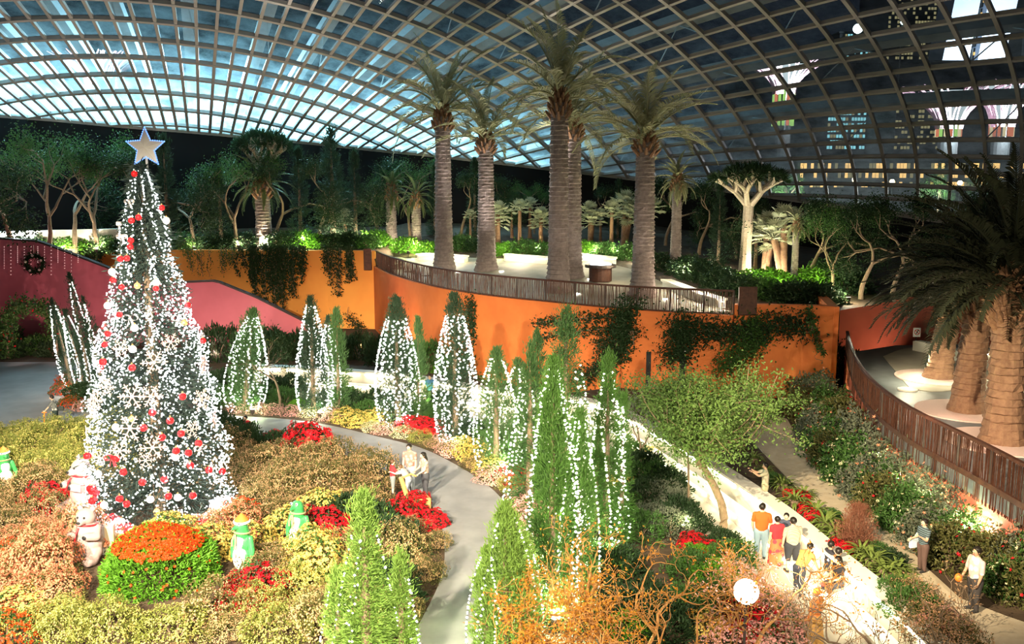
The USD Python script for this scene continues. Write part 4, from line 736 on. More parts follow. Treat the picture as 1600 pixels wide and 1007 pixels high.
# no-entry sign
t = thing('sign', 'small white sign with a red crossed-out symbol by the lit seat wall', 'sign', at(1430, 548, ZR)); mat('white_paint', (.8, .8, .78), .4); mat('red_paint', (.6, .03, .03), .4); mat('black_paint', (.02, .02, .02), .4)
b = MB(); b.tube([(0, 0, 0), (0, 0, 1.25)], .03, 6); obj('post', b, 'rail_dark', t); b = MB(); b.box((-.2, -.07, .75), (.2, -.04, 1.25), .01); pl = obj('plate', b, 'white_paint', t); an = np.linspace(0, 2 * np.pi, 25); b = MB(); b.tube(np.stack([.14 * np.cos(an), np.full(25, -.085), 1.02 + .14 * np.sin(an)], 1), .018, 5, cap=False); b.tube([(-.1, -.085, 1.12), (.1, -.085, .92)], .016, 5); obj('prohibition_ring', b, 'red_paint', pl)
b = MB(); b.tube([(-.05, -.08, .94), (0, -.08, 1.0), (.04, -.08, 1.08)], .022, 5); b.ball((.05, -.08, 1.11), .03, 1); obj('symbol', b, 'black_paint', pl)
b = MB(); b.box((-.03, -.12, 1.35), (.03, -.06, 2.1)); 
t = thing('sign', 'small black sign board on the terracotta wall', 'sign', wall_pt(1068, 548, .4)); b = MB(); b.box((-.32, -.05, -.12), (.32, 0, .12), .01); obj('board', b, 'black_paint', t); b = MB(); b.box((-.24, -.06, .02), (.24, -.049, .05)); b.box((-.2, -.06, -.05), (.2, -.049, -.02)); obj('lettering', b, 'white_paint', t)
for k, (px0, px1, py, pyb) in enumerate([(940, 958, 548, 590), (1062, 1082, 553, 590), (1010, 1020, 550, 590)]):
    a, c = wall_pt(px0, py, .27), wall_pt(px1, py, .27); b = MB(); b.box((a[0], a[1] - .05, .3), (c[0], a[1] + .02, a[2])); obj('door_%d' % (k + 1), b, 'black_paint', kind='structure', label=('dark opening in the curved wall left of the bush', 'dark doorway under the small black sign', 'narrow dark opening in the curved wall')[k])
# wreath and fairy lights on the magenta wall
t = thing('wreath', 'round dark green wreath with pale baubles on the magenta wall', 'wreath', atd(54, 412, ym - .45)); r = rnd(3); an = r.random(420) * 6.283; P = np.stack([(.62 + .16 * r.normal(size=420)) * np.cos(an), r.normal(0, .07, 420), (.62 + .12 * r.normal(size=420)) * np.sin(an)], 1); b = MB(); leaves(b, P, r.normal(size=P.shape) + (0, -.5, 0), .3, .08, r); b.tube(np.stack([.62 * np.cos(np.linspace(0, 6.283, 24)), np.zeros(24), .62 * np.sin(np.linspace(0, 6.283, 24))], 1), .12, 7, cap=False); obj('ring', b, 'leaf_dark', t, kind='stuff')
mat('pale_bauble', (.8, .62, .55), .25); mat('red_bauble', (.75, .015, .02), .12, coat=.6); mat('white_bauble', (.85, .82, .8), .25, coat=.4); mat('gold_bauble', (.8, .5, .2), .2, metallic=.5)
for k in range(5): a = k * 1.257 + .4; b = MB(); b.ball((.6 * math.cos(a), -.16, .6 * math.sin(a)), .1, 2); obj('bauble', b, 'pale_bauble', t, smooth=True)
b = MB(); b.tube([(0, 0, .7), (0, .05, 1.35)], .03, 4); obj('hanger', b, 'pale_bauble', t)
t = thing('fairy_light_curtain', 'row of hanging fairy light strings on the magenta wall above the wreath', 'fairy lights')
for k in range(13):
    px = -4 + k * 10.5; m = MB(); n = 9
    for j in range(n): m.add(OCT[0] * .022 + atd(px, 386 + j * (3 + k % 3 * 1.2), ym - .3), OCT[1])
    obj('light_strand', m, 'bulb_dim' if 'bulb_dim' in M else (glow('bulb_dim', (1, .8, .7), 3) or 'bulb_dim'), t)
# rose arch
t = thing('rose_arch', 'leafy arched trellis against the magenta wall below the wreath', 'trellis', at(52, 560)); r = rnd(8); an = np.linspace(0, math.pi, 16); A = np.vstack([[-1.7, 0, 0], np.stack([-1.7 * np.cos(an), np.zeros(16), 2.2 + 1.5 * np.sin(an)], 1), [1.7, 0, 0]]); b = MB(); b.tube(A, .07, 6); b.tube(A + (0, .7, 0), .07, 6); obj('hoops', b, 'bark', t); b = MB(); Q = resample(A, .05)[r.integers(0, 160, 2400)]; Q = Q + r.normal(0, .32, Q.shape); leaves(b, Q, r.normal(size=Q.shape), .24, .12, r); obj('foliage', b, 'leaf_mid', t, kind='stuff')
Q = resample(A, .05)[r.integers(0, 160, 90)]; Q = Q + r.normal(0, .35, Q.shape); b = MB(); blossoms(b, Q, r.normal(size=Q.shape) + (0, -1, 0), .1, r); obj('blossoms', b, 'bloom_red', t, kind='stuff')
# ------------------------------------------------------------------ cypresses and conifers wound with lights
def lit(name, px, py, pyt, wpx, leafm, seed, label, strands, bulbs, spires=None, lean=(0, 0), n=8500, bulbm='bulb', z=0.0, br=.042, hi=.93, lo=.03, shape='column', ls=.18, rot=0):
    p = at(px, py, z); H = top_z(p, pyt) - z; R = wpx * mperpx(p) / 2
    sp = [(x * R, y * R, h * H, q * R) for x, y, h, q in spires] if spires else None
    t = thing(name, label, 'lit tree', p); conifer(H, R, leafm, seed, n, shape, ls, (lean[0] * mperpx(p), lean[1] * mperpx(p)), strands, bulbs, bulbm, br, lo, hi, sp, rot=rot)(t); mark(label, p); lamp(p + (0, -R - .5, .8), 26, (1, .95, .8), .1); return p
lit('lit_cypress', 136, 608, 430, 84, 'needle_dark', 91, 'forked cypress of several lit spires behind the Christmas tree at left', 14, 46, spires=[(-.55, 0, .78, .35), (-.15, .1, .68, .3), (.15, 0, 1.0, .32), (.55, .1, .8, .34)], lean=(-22, 0))
lit('lit_cypress', 382, 642, 486, 62, 'needle_mid', 92, 'lit cypress bending to the right, just right of the Christmas tree', 9, 50, lean=(20, 0))
lit('lit_cypress', 499, 648, 466, 66, 'needle_dark', 93, 'tall lit cypress in front of the orange wall, second from the Christmas tree', 11, 60, spires=[(-.25, 0, 1.0, .75), (.5, .2, .82, .5)])
lit('lit_cypress', 622, 664, 468, 66, 'needle_dark', 94, 'lit cypress with a bare dark tip, third from the Christmas tree', 11, 56, hi=.84)
lit('lit_cypress', 712, 692, 462, 66, 'needle_dark', 95, 'lit cypress with an unlit dark top, behind the red poinsettias by the path', 11, 60, hi=.86)
lit('lit_conifer', 790, 734, 548, 96, 'needle_mid', 96, 'loosely lit green conifer right of the four white cypresses', 11, 40, bulbm='bulb_warm', spires=[(-.3, 0, 1.0, .7), (.4, .2, .9, .6)])
lit('lit_conifer', 882, 800, 488, 120, 'needle_mid', 97, 'tall dark topped conifer at the back of the lit conifer group', 8, 36, bulbm='bulb_warm', hi=.72, n=15000, ls=.18, shape='cone', spires=[(0, 0, 1.0, 1.0), (-.9, .3, .82, .7)])
lit('lit_conifer', 946, 856, 560, 100, 'needle_mid2', 98, 'conifer at the right of the lit group with sparse bulbs', 9, 40, bulbm='bulb_warm', n=14000, ls=.17, shape='cone', spires=[(0, 0, 1.0, .8), (.5, .2, .8, .5), (-.3, -.2, .7, .5)])
lit('lit_conifer', 872, 966, 566, 104, 'needle_mid2', 99, 'tallest bright green conifer with long vertical bulb strands beside the path', 12, 66, bulbm='bulb_warm', n=20000, hi=.97, br=.034, ls=.17, spires=[(-.2, 0, 1.0, .8), (.6, .2, .8, .6)])
lit('lit_conifer', 790, 1040, 792, 118, 'needle_bright', 100, 'bright green bushy conifer on the right edge of the curving path', 8, 34, bulbm='bulb_warm', n=17000, br=.03, ls=.15, spires=[(0, 0, 1.0, .8), (-.5, .1, .72, .5), (.5, .2, .8, .5)])
lit('lit_conifer', 575, 1065, 776, 150, 'needle_bright', 101, 'bright green feathery conifer at the bottom, left of the curving path', 7, 28, bulbm='bulb_warm', n=19000, br=.03, ls=.15, shape='cone', spires=[(0, 0, 1.0, .8), (.7, .1, .68, .5), (-.6, .1, .6, .5)], hi=.8)
DK = Proto('young_cypress', conifer(6, .8, 'needle_mid', 103, n=3600))
for px, py, pyt, w, lab in ((530, 648, 486, .9, 'unlit dark cypress close to the right of the second lit cypress'), (655, 662, 500, .8, 'unlit cypress between the third and fourth lit cypresses'), (948, 660, 565, .6, 'small unlit cypress standing at the terracotta wall'), (838, 690, 520, .9, 'unlit cypress at the left of the big conifer group')): tree_at(DK, 6, px, py, pyt, 0, lab, 'tree', wide=w)
for px, py, w, c in ((500, 655, 50, (.9, 1, .6)), (622, 672, 60, (.9, 1, .6)), (395, 650, 60, (.8, 1, .5)), (790, 745, 120, (.85, 1, .55)), (868, 985, 330, (.75, 1, .4)), (930, 880, 330, (.7, 1, .35)), (885, 830, 260, (.7, 1, .35)), (845, 900, 200, (.7, 1, .35)), (900, 965, 200, (.75, 1, .4)), (800, 990, 90, (.8, 1, .45)), (600, 1000, 90, (.9, 1, .5)), (980, 592, 60, (.6, 1, .2)), (668, 640, 40, (.6, 1, .2)), (1070, 836, 60, (1, .9, .5))): uplight(at(px, py), w, c)
# ------------------------------------------------------------------ the Christmas tree
XP = at(252, 806); XH = top_z(XP, 262); mark('Christmas tree', XP)
xt = thing('christmas_tree', 'tall Christmas tree covered in white light strings, with a star on top', 'Christmas tree', XP)
def x_rad(u): return np.interp(u, [0, .06, .22, .4, .55, .68, .8, .92, 1], [2.0, 2.3, 2.15, 1.85, 1.45, 1.0, .72, .4, .1]) * (1 + .07 * np.sin(np.asarray(u) * 40))
def xmas(root):
    r = rnd(200); b = MB(); b.tube([(0, 0, -.2), (0, 0, XH * .5), (0, 0, XH)], [.25, .16, .03], 10); obj('trunk', b, 'bark', root); b = MB(); nb, m = 1000, 20
    u = r.random(nb) ** 1.25; a = r.random(nb) * 6.283; q = x_rad(u) * r.uniform(.72, 1.08, nb) + .05; tip = np.stack([q * np.cos(a), q * np.sin(a), u * XH], 1); bas = tip * (.12, .12, 1) + np.array([0, 0, 1.0]) * (.25 * q)[:, None]
    s = r.random((nb, m)) ** .7; P = bas[:, None] + (tip - bas)[:, None] * s[..., None] + r.normal(0, .09, (nb, m, 3)); D = unit(tip - bas)[:, None] + r.normal(0, .5, (nb, m, 3)); P, D = P.reshape(-1, 3), D.reshape(-1, 3); P[:, 2] = np.maximum(P[:, 2], .03); leaves(b, P, D, .26 * r.uniform(.6, 1.3, len(P)), .05, r, fold=.4); obj('foliage', b, 'needle_xmas', root, kind='stuff')
    for k in range(46):
        n = 118; a0 = k / 46 * 6.283 + r.normal(0, .06); top = .99 if k % 3 == 0 else (.75 if k % 3 == 1 else .62); u = np.linspace(top, .01, n) + r.normal(0, .004, n); a = a0 + np.cumsum(r.normal(0, .05, n)) * .5 + .22 * np.sin(u * 30 + k); q = x_rad(np.clip(u, 0, 1)) * r.uniform(.92, 1.12, n) + .08
        C = np.stack([q * np.cos(a), q * np.sin(a), u * XH], 1); mb = MB(); o = OCT[0] * .029; sz = r.uniform(.7, 1.3, n); mb.add((C[:, None] + o[None] * sz[:, None, None]).reshape(-1, 3), (np.arange(n)[:, None, None] * 6 + OCT[1][None]).reshape(-1, 3)); st = obj('light_strand', mb, 'bulb_cool', root, kind='stuff')
        w = MB(); w.tube(C * (.992, .992, 1), .007, 3, cap=False); obj('wire', w, 'wire', st)
glow('bulb_cool', (.93, .96, 1), 15); xmas(xt)
ORD = 'first second third fourth fifth sixth seventh eighth ninth tenth eleventh twelfth thirteenth fourteenth fifteenth sixteenth seventeenth eighteenth nineteenth'.split(); TENS = {2: 'twent', 3: 'thirt', 4: 'fort', 5: 'fift', 6: 'sixt', 7: 'sevent', 8: 'eight', 9: 'ninet'}
def ordinal(n):
    if n < 20: return ORD[n - 1]
    if n >= 100: return 'hundred and ' + ordinal(n - 100) if n > 100 else 'hundredth'
    t, o = divmod(n, 10); return TENS[t] + ('ieth' if o == 0 else 'y-' + ORD[o - 1])
def hang(a, u, off=.12): q = float(x_rad(np.array([u]))[0]) + off; return XP + (q * math.cos(a), q * math.sin(a), u * XH)
def bauble_build(mt):
    def f(root):
        b = MB(); b.ball((0, 0, 0), 1, 3); obj('ball', b, mt, root, smooth=True); b = MB(); b.lathe([(.0, .96), (.22, .96), (.22, 1.22), (0, 1.24)], 10); cp_ = obj('cap', b, 'gold_bauble', root); an = np.linspace(0, 6.283, 12); b = MB(); b.tube(np.stack([.12 * np.cos(an), 0 * an, 1.32 + .12 * np.sin(an)], 1), .03, 4, cap=False); obj('loop', b, 'gold_bauble', cp_)
    return f
mat('flake', (.50, .34, .30), .5); mat('ribbon_silver', (.5, .46, .46), .4); mat('ribbon_red', (.6, .02, .03), .4); mat('star_face', (.48, .47, .46), .6)
def flake(root):
    for k in range(6):
        a = k * math.pi / 3; c, s = math.cos(a), math.sin(a); b = MB(); ax = [(c, 0, s), (0, 1, 0), (-s, 0, c)]
        b.obox(np.array([c, 0, s]) * .5, ax, (1.0, .08, .09), .02)
        for t, l in ((.45, .28), (.72, .22)):
            for sg in (-1, 1): a2 = a + sg * 1.05; d = np.array([math.cos(a2), 0, math.sin(a2)]); b.obox(np.array([c, 0, s]) * t + d * l / 2, [d, (0, 1, 0), np.cross(d, (0, 1, 0))], (l, .08, .08), .02)
        obj('arm', b, 'flake', root)
    b = MB(); b.lathe([(0, -.05), (.16, -.05), (.16, .05), (0, .05)], 6); v, f = b.get(); obj('hub', (v[:, [0, 2, 1]], f[:, ::-1]), 'flake', root)
def bow(mt):
    def f(root):
        for sg in (-1, 1):
            an = np.linspace(0, 6.283, 14); b = MB(); C = np.stack([sg * (.45 - .45 * np.cos(an)), .0 * an, .32 * np.sin(an)], 1); w = np.array([0, .22, 0]); v = np.vstack([C - w, C + w]); n = 14; b.add(v, [[k, k + 1, n + k + 1, n + k] for k in range(n - 1)]); b.add(v + (0, 0, .03), [[n + k, n + k + 1, k + 1, k] for k in range(n - 1)]); obj('loop', b, mt, root)
            b = MB(); v = np.array([(0, -.1, -.05), (sg * .1, .1, -.05), (sg * .5, .1, -.95), (sg * .25, -.1, -1.0), (0, -.06, -.05), (sg * .1, .14, -.05), (sg * .5, .14, -.95), (sg * .25, -.06, -1.0)]); b.add(v, [[0, 1, 2, 3], [7, 6, 5, 4]]); obj('tail', b, mt, root)
        b = MB(); b.ball((0, 0, 0), .14, 1); obj('knot', b, mt, root)
    return f
PBAL = {k: Proto(k + '_bauble', bauble_build(m)) for k, m in (('red', 'red_bauble'), ('white', 'white_bauble'), ('gold', 'gold_bauble'))}; PFL = Proto('snowflake_ornament', flake); PBO = {'silver': Proto('silver_bow', bow('ribbon_silver')), 'red': Proto('red_bow', bow('ribbon_red'))}
deco = []
def px_hang(px, py, off=.14):
    """point on the near side of the tree under a pixel"""
    P = atd(px, py, XP[1]); u = min(max(P[2] / XH, .01), .99); q = float(x_rad(np.array([u]))[0]) + off; x = np.clip((P[0] - XP[0]) / q, -1, 1); y = XP[1] - q * math.sqrt(max(0, 1 - x * x)); d = ray(px, py); t = y / d[1]; return np.array([XP[0] + x * q, y, HC + d[2] * t])
for px, py in ((217, 272), (230, 340), (271, 325), (220, 345), (222, 376), (221, 386), (204, 405), (216, 404), (195, 438), (214, 449), (263, 451), (294, 477), (212, 492), (157, 511), (199, 522), (338, 533), (196, 539), (151, 576), (240, 575), (190, 566), (311, 620), (274, 645), (295, 658), (262, 669), (289, 684), (332, 693), (176, 713), (228, 717), (309, 705), (323, 708), (323, 728), (340, 735), (353, 737), (236, 738), (292, 750), (264, 754), (178, 764), (184, 764), (302, 776), (330, 775), (187, 783), (236, 780), (245, 788), (203, 790), (310, 678)): deco.append(('red', px, py, .11 if py < 560 else .13))
for px, py in ((184, 425), (186, 478), (240, 513), (242, 546), (262, 442), (290, 345), (191, 741), (279, 781), (313, 778), (233, 816), (221, 668), (258, 838), (308, 715), (208, 790)): deco.append(('white', px, py, .13))
for px, py in ((238, 447), (297, 505), (245, 655), (283, 800)): deco.append(('gold', px, py, .11))
for px, py, s in ((225, 545, .34), (290, 535, .34), (270, 567, .44), (320, 570, .38), (205, 605, .36), (248, 620, .48), (273, 620, .4), (330, 625, .42), (177, 640, .4), (243, 670, .5), (320, 672, .34), (280, 700, .46), (235, 705, .4), (345, 655, .3), (160, 680, .34), (200, 715, .34), (270, 720, .34), (190, 625, .34)): deco.append(('flake', px, py, s))
for px, py, s, m in ((206, 370, .26, 'silver'), (212, 315, .22, 'silver'), (230, 497, .3, 'silver'), (290, 497, .3, 'silver'), (256, 485, .26, 'silver'), (316, 525, .26, 'silver'), (195, 350, .22, 'silver'), (222, 716, .3, 'red'), (165, 560, .24, 'silver'), (190, 770, .28, 'red'), (335, 700, .26, 'silver'), (180, 752, .3, 'silver')): deco.append(('bow' + m, px, py, s))
cnt = {}
for kind, px, py, s in sorted(deco, key=lambda d: d[2]):
    p = px_hang(px, py, .2); cnt[kind] = cnt.get(kind, 0) + 1; n_ = ordinal(cnt[kind]); rz = math.atan2(p[1] - XP[1], p[0] - XP[0]) + math.pi / 2
    if kind in PBAL: PBAL[kind].put(p, rz, s, f'shiny {kind} bauble on the Christmas tree, {n_} from the top', 'bauble', f'{kind} baubles on the Christmas tree')
    elif kind == 'flake': PFL.put(p, rz, s, f'pinkish white six-armed snowflake on the Christmas tree, {n_} from the top', 'snowflake ornament', 'snowflakes on the Christmas tree')
    else: PBO[kind[3:]].put(p, rz, s, f'{kind[3:]} ribbon bow on the Christmas tree, {n_} {kind[3:]} bow from the top', 'ribbon bow', 'bows on the Christmas tree')
# star
SC = atd(228, 231, XP[1]); sr = .66; an = np.arange(10) / 10 * 2 * np.pi + math.pi / 2; rad = np.where(np.arange(10) % 2 == 0, sr, sr * .45); S2 = np.stack([rad * np.cos(an), 0 * an, rad * np.sin(an)], 1)
t = thing('star', 'grey five-pointed star edged with blue-white lights on top of the Christmas tree', 'star', SC); b = MB(); v = np.vstack([S2 + (0, -.04, 0), S2 + (0, .06, 0), [(0, -.14, 0), (0, .14, 0)]]); n = 10; b.add(v, [[k, (k + 1) % n, 20] for k in range(n)] + [[n + (k + 1) % n, n + k, 21] for k in range(n)]); b.add(v, [[k, n + k, n + (k + 1) % n, (k + 1) % n] for k in range(n)]); obj('body', b, 'star_face', t)
E_ = resample(np.vstack([S2, S2[:1]]), .075); mb = MB()
for q in E_: mb.add(OCT[0] * .038 + q * 1.03 + (0, -.03, 0), OCT[1])
obj('light_strand', mb, 'bulb_blue' if 'bulb_blue' in M else (glow('bulb_blue', (.13, .30, 1), 2.8) or 'bulb_blue'), t, kind='stuff'); b = MB(); b.tube([(0, 0, -.25), (0, .02, -.9)], .04, 6); obj('stem', b, 'star_face', t)
for a in range(6): lamp(XP + (2.6 * math.cos(a * 1.05 + .3), 2.6 * math.sin(a * 1.05 + .3), 1.2), 22, (1, .92, .95), .1)
# gifts
def gift(w, d, h, m1, m2):
    def f(root):
        b = MB(); b.box((-w / 2, -d / 2, 0), (w / 2, d / 2, h), .015); obj('box', b, m1, root); b = MB(); e = .006; b.box((-.05, -d / 2 - e, 0), (.05, d / 2 + e, h + e)); b.box((-w / 2 - e, -.05, 0), (w / 2 + e, .05, h + e)); obj('ribbon', b, m2, root); b = MB()
        for k in range(4): a = k * 1.571 + .4; an = np.linspace(0, 6.283, 9); c = np.stack([(.09 - .09 * np.cos(an)) * math.cos(a), (.09 - .09 * np.cos(an)) * math.sin(a), h + .05 + .06 * np.sin(an)], 1); b.tube(c, .018, 4, cap=False)
        obj('bow', b, m2, root)
    return f
for nm, c in (('paper_blue', (.38, .42, .55)), ('paper_pink', (.75, .42, .45)), ('paper_cream', (.8, .68, .45)), ('paper_red', (.62, .06, .05)), ('paper_white', (.8, .76, .72))): mat(nm, c, .45)
for px, py, w, h, m1, m2, rz, lab in ((346, 812, .55, .6, 'paper_blue', 'ribbon_silver', .5, 'blue-grey gift box with silver ribbon at the right foot of the Christmas tree'), (335, 828, .5, .5, 'paper_pink', 'ribbon_silver', .2, 'pink gift box leaning at the right foot of the Christmas tree'), (318, 842, .45, .45, 'paper_cream', 'ribbon_red', .1, 'cream gift box with red ribbon in front of the Christmas tree at right'),
    (164, 858, .5, .7, 'paper_cream', 'ribbon_silver', .3, 'tall cream gift box beside the lower white bear'), (172, 836, .55, .5, 'paper_pink', 'ribbon_red', .7, 'pink gift box with red ribbon at the left foot of the Christmas tree'), (150, 826, .5, .35, 'paper_red', 'ribbon_silver', .2, 'flat red gift box between the two white bears'), (196, 845, .5, .4, 'paper_white', 'ribbon_red', .5, 'white gift box with red ribbon in front of the Christmas tree at left'), (290, 850, .5, .35, 'paper_white', 'ribbon_silver', -.3, 'low white gift box right in front of the Christmas tree')):
    Proto('gift_box', gift(w, w * .9, h, m1, m2)).put(at(px, py + 4), rz, 1.3, lab, 'gift box', 'wrapped gifts under the Christmas tree')
# ------------------------------------------------------------------ bodies of figures and people
MF = manifold3d.Manifold
def sph(p, r, n=12, sc=(1, 1, 1)): return MF.sphere(1.0, n).scale([float(r * s) for s in sc]).translate([float(x) for x in p])
def bone(a, ra, b, rb, n=12): return MF.batch_hull([sph(a, ra, n), sph(b, rb, n)])
def chain(*pr): return [bone(pr[k][0], pr[k][1], pr[k + 1][0], pr[k + 1][1]) for k in range(len(pr) - 1)]
def solid(parts, edge=.035, it=8):
    m = MF.batch_boolean(parts, manifold3d.OpType.Add)
    if edge: m = m.refine_to_length(edge)
    g_ = m.to_mesh(); t = trimesh.Trimesh(g_.vert_properties[:, :3], g_.tri_verts, process=True)
    if it: trimesh.smoothing.filter_taubin(t, lamb=.5, nu=.52, iterations=it)
    return t
def manifold_of(t): return MF(manifold3d.Mesh(np.asarray(t.vertices, np.float32), np.asarray(t.faces, np.uint32)))
mat('fur_white', (.36, .27, .255), .9, bump=.4, bscale=60); mat('figure_green', (.03, .26, .07), .35, nscale=6, ncol=(.06, .36, .10), coat=.3); mat('figure_white', (.82, .84, .74), .4); mat('twine', (.42, .30, .16), .8); mat('cap_orange', (.85, .16, .03), .6); mat('nose_black', (.02, .02, .02), .3)
def bear(root):
    A = lambda *v: np.array(v, float)
    P = [sph((0, 0, .62), .46, 16, (1, .92, 1.15)), sph((0, .02, 1.02), .36, 16), bone((0, 0, 1.2), .24, (0, .05, 1.42), .27), sph((0, .06, 1.48), .31, 16, (1, .95, .92)), bone((0, .28, 1.42), .15, (0, .40, 1.39), .10)]
    for s in (-1, 1): P += [sph((s * .22, .0, 1.74), .10, 10, (1, .6, 1)), *chain(((s * .3, 0, 1.08), .16), ((s * .44, .26, .92), .14), ((s * .24, .48, .98), .13)), *chain(((s * .26, .1, .35), .24), ((s * .34, .42, .2), .20), ((s * .34, .62, .22), .17))]
    obj('body', solid(P, .06, 8), 'fur_white', root, smooth=60)
    for s in (-1, 1):
        b = MB(); b.ball((s * .11, .33, 1.54), .035, 2); obj('eye', b, 'nose_black', root, smooth=True); b = MB(); b.ball((s * .24, .6, .99), .07, 2, (1, .4, 1)); obj('paw_pad', b, 'nose_black', root, smooth=True)
    b = MB(); b.ball((0, .49, 1.42), .055, 2, (1.2, .7, .8)); obj('nose', b, 'nose_black', root, smooth=True)
    an = np.linspace(0, 6.283, 20); b = MB(); b.tube(np.stack([.31 * np.cos(an), .02 + .30 * np.sin(an), 1.22 + .05 * np.sin(an)], 1), .03, 7, cap=False); b.tube([(.1, .34, 1.2), (.14, .46, 1.0), (.15, .5, .8)], [.03, .03, .03], 6); obj('scarf', b, 'ribbon_red', root, smooth=True)
PBE = Proto('white_bear', bear)
for px, py, s, rz, lab in ((134, 800, 1.15, 2.5, 'white toy polar bear holding a gift at the left side of the Christmas tree'), (141, 876, 1.0, 3.0, 'lower white toy bear sitting among the gifts and salmon flowers')):
    p = at(px, py); PBE.put(p, rz, s, lab, 'toy bear'); mark(lab.split(' holding')[0].split(' sitting')[0], p)
Proto('gift_box', gift(.42, .3, .3, 'paper_red', 'ribbon_silver')).put(at(134, 800) + (.36, -.52, .93), .4, 1.0, 'red gift box held in front of the upper white bear', 'gift box')
def green_figure(cap, scarf):
    def f(root):
        P = [sph((0, 0, .45), .30, 16, (1, .9, 1.35)), sph((0, 0, .85), .24, 16, (1, .9, 1.3)), bone((0, .02, 1.1), .19, (0, .06, 1.34), .17), bone((0, .18, 1.34), .08, (0, .34, 1.33), .03), sph((0, -.2, .12), .14, 10, (1, 1.4, .7))]
        for s in (-1, 1): P += chain(((s * .24, 0, 1.02), .08), ((s * .34, .04, .7), .075), ((s * .33, .1, .45), .04)) + [bone((s * .14, .05, .06), .08, (s * .2, .34, .04), .06)]
        obj('body', solid(P, .05, 6), 'figure_green', root, smooth=60); obj('belly', solid([sph((0, .12, .5), .235, 16, (.95, .82, 1.55)), sph((0, .12, .9), .165, 14, (.95, .75, 1.5))], .05, 4), 'figure_white', root, smooth=60)
        for s in (-1, 1):
            b = MB(); b.ball((s * .09, .18, 1.44), .04, 2); e = obj('eye', b, 'figure_white', root, smooth=True); b = MB(); b.ball((s * .095, .215, 1.445), .02, 1); obj('pupil', b, 'nose_black', e)
        an = np.linspace(0, 6.283, 20); b = MB(); b.tube(np.stack([.2 * np.cos(an), .03 + .2 * np.sin(an), 1.16 + .03 * np.sin(an)], 1), .025, 6, cap=False)
        if scarf: b.tube([(.02, .24, 1.15), (-.04, .31, .98), (-.02, .33, .8)], .025, 5); b.tube([(.04, .24, 1.15), (.08, .31, 1.0), (.07, .33, .86)], .025, 5)
        obj('twine_scarf', b, 'twine', root)
        if cap:
            b = MB(); b.lathe([(.17, 1.42), (.2, 1.46), (.17, 1.52), (.09, 1.6), (.0, 1.67)], 14, (0, .03, 0)); cp2 = obj('cap', b, 'cap_orange', root, smooth=True); b = MB(); b.tube(np.stack([.185 * np.cos(an), .03 + .185 * np.sin(an), 1.44 + 0 * an], 1), .04, 6, cap=False); obj('cap_brim', b, 'figure_white', cp2)
        else:
            b = MB(); b.ball((.0, .02, 1.53), .05, 1); obj('crest', b, 'cap_orange', root)
    return f
for px, py, cap, sc, s, rz, lab in ((383, 898, True, True, 1.2, 2.6, 'upright green figure with white belly and orange cap'), (469, 864, False, True, 1.2, 2.7, 'upright green figure with white belly, twine scarf and no cap'), (10, 768, True, False, 1.1, -2.4, 'green figure with an orange topped head at the left edge')):
    p = at(px, py); Proto('green_figure', green_figure(cap, sc)).put(p, rz, s, lab, 'garden figure'); mark(lab, p)
SKIN = {'a': (.62, .38, .26), 'b': (.48, .28, .18), 'c': (.72, .48, .36)}
for k, c in SKIN.items(): mat('skin_' + k, c, .5)
mat('hair_black', (.015, .012, .01), .4); mat('hair_brown', (.10, .05, .025), .5); mat('lip', (.4, .10, .09), .5)
CL = {}
def cloth(c, stripes=None):
    k = (tuple(c), stripes); nm = f'cloth_{len(CL):02d}'
    if k in CL: return CL[k]
    CL[k] = nm
    if stripes:
        M[nm] = usdkit.material(stage, '/World/Looks/' + nm, {'g': ('texture_coordinate', {}), 'w': ('wave_texture' if stripes[0] == 's' else 'voronoi_texture', {'scale': stripes[2], **({'bands_direction': 'z'} if stripes[0] == 's' else {})}), 'r': ('rgb_ramp', {'ramp': [(.35, c), (.5, stripes[1])]}), 'p': ('principled_bsdf', {'roughness': .8})}, [('g.object', 'w.vector'), ('w.fac' if stripes[0] == 's' else 'w.distance', 'r.fac'), ('r.color', 'p.base_color')], surface='p.BSDF')
    else: mat(nm, c, .8, bump=.1, bscale=50)
    return nm
def hand(w, d, n_, thumb, R):
    """palm, four unequal curled fingers and a thumb leaving the side of the palm; d = pointing direction, n_ = palm normal"""
    d, n_ = unit(np.asarray(d, float)), np.asarray(n_, float); n_ = unit(n_ - d * (n_ @ d)); s = np.cross(d, n_) * thumb; P = [MF.batch_hull([sph(w, .020 * R, 8), sph(w + d * .075 * R + s * .028 * R, .012 * R, 8), sph(w + d * .078 * R - s * .030 * R, .011 * R, 8), sph(w + d * .03 * R + s * .026 * R, .014 * R, 8), sph(w + d * .03 * R - s * .026 * R, .013 * R, 8)])]
    for k, L in enumerate((.070, .078, .072, .056)):
        a = w + d * .074 * R + s * (.03 - .02 * k) * R; b = a + (d * .85 + n_ * .25 + s * (.12 - .08 * k)) * L * .5 * R; c = b + (d * .6 + n_ * .75) * L * .32 * R; e = c + (d * .25 + n_ * .9) * L * .22 * R; P += chain((a, .0095 * R), (b, .0088 * R), (c, .008 * R), (e, .007 * R))
    a = w + d * .022 * R + s * .024 * R; P += chain((a, .0125 * R), (a + (d * .5 + s * .8 + n_ * .15) * .038 * R, .0105 * R), (a + (d * .85 + s * .75 + n_ * .4) * .062 * R, .0085 * R)); return P
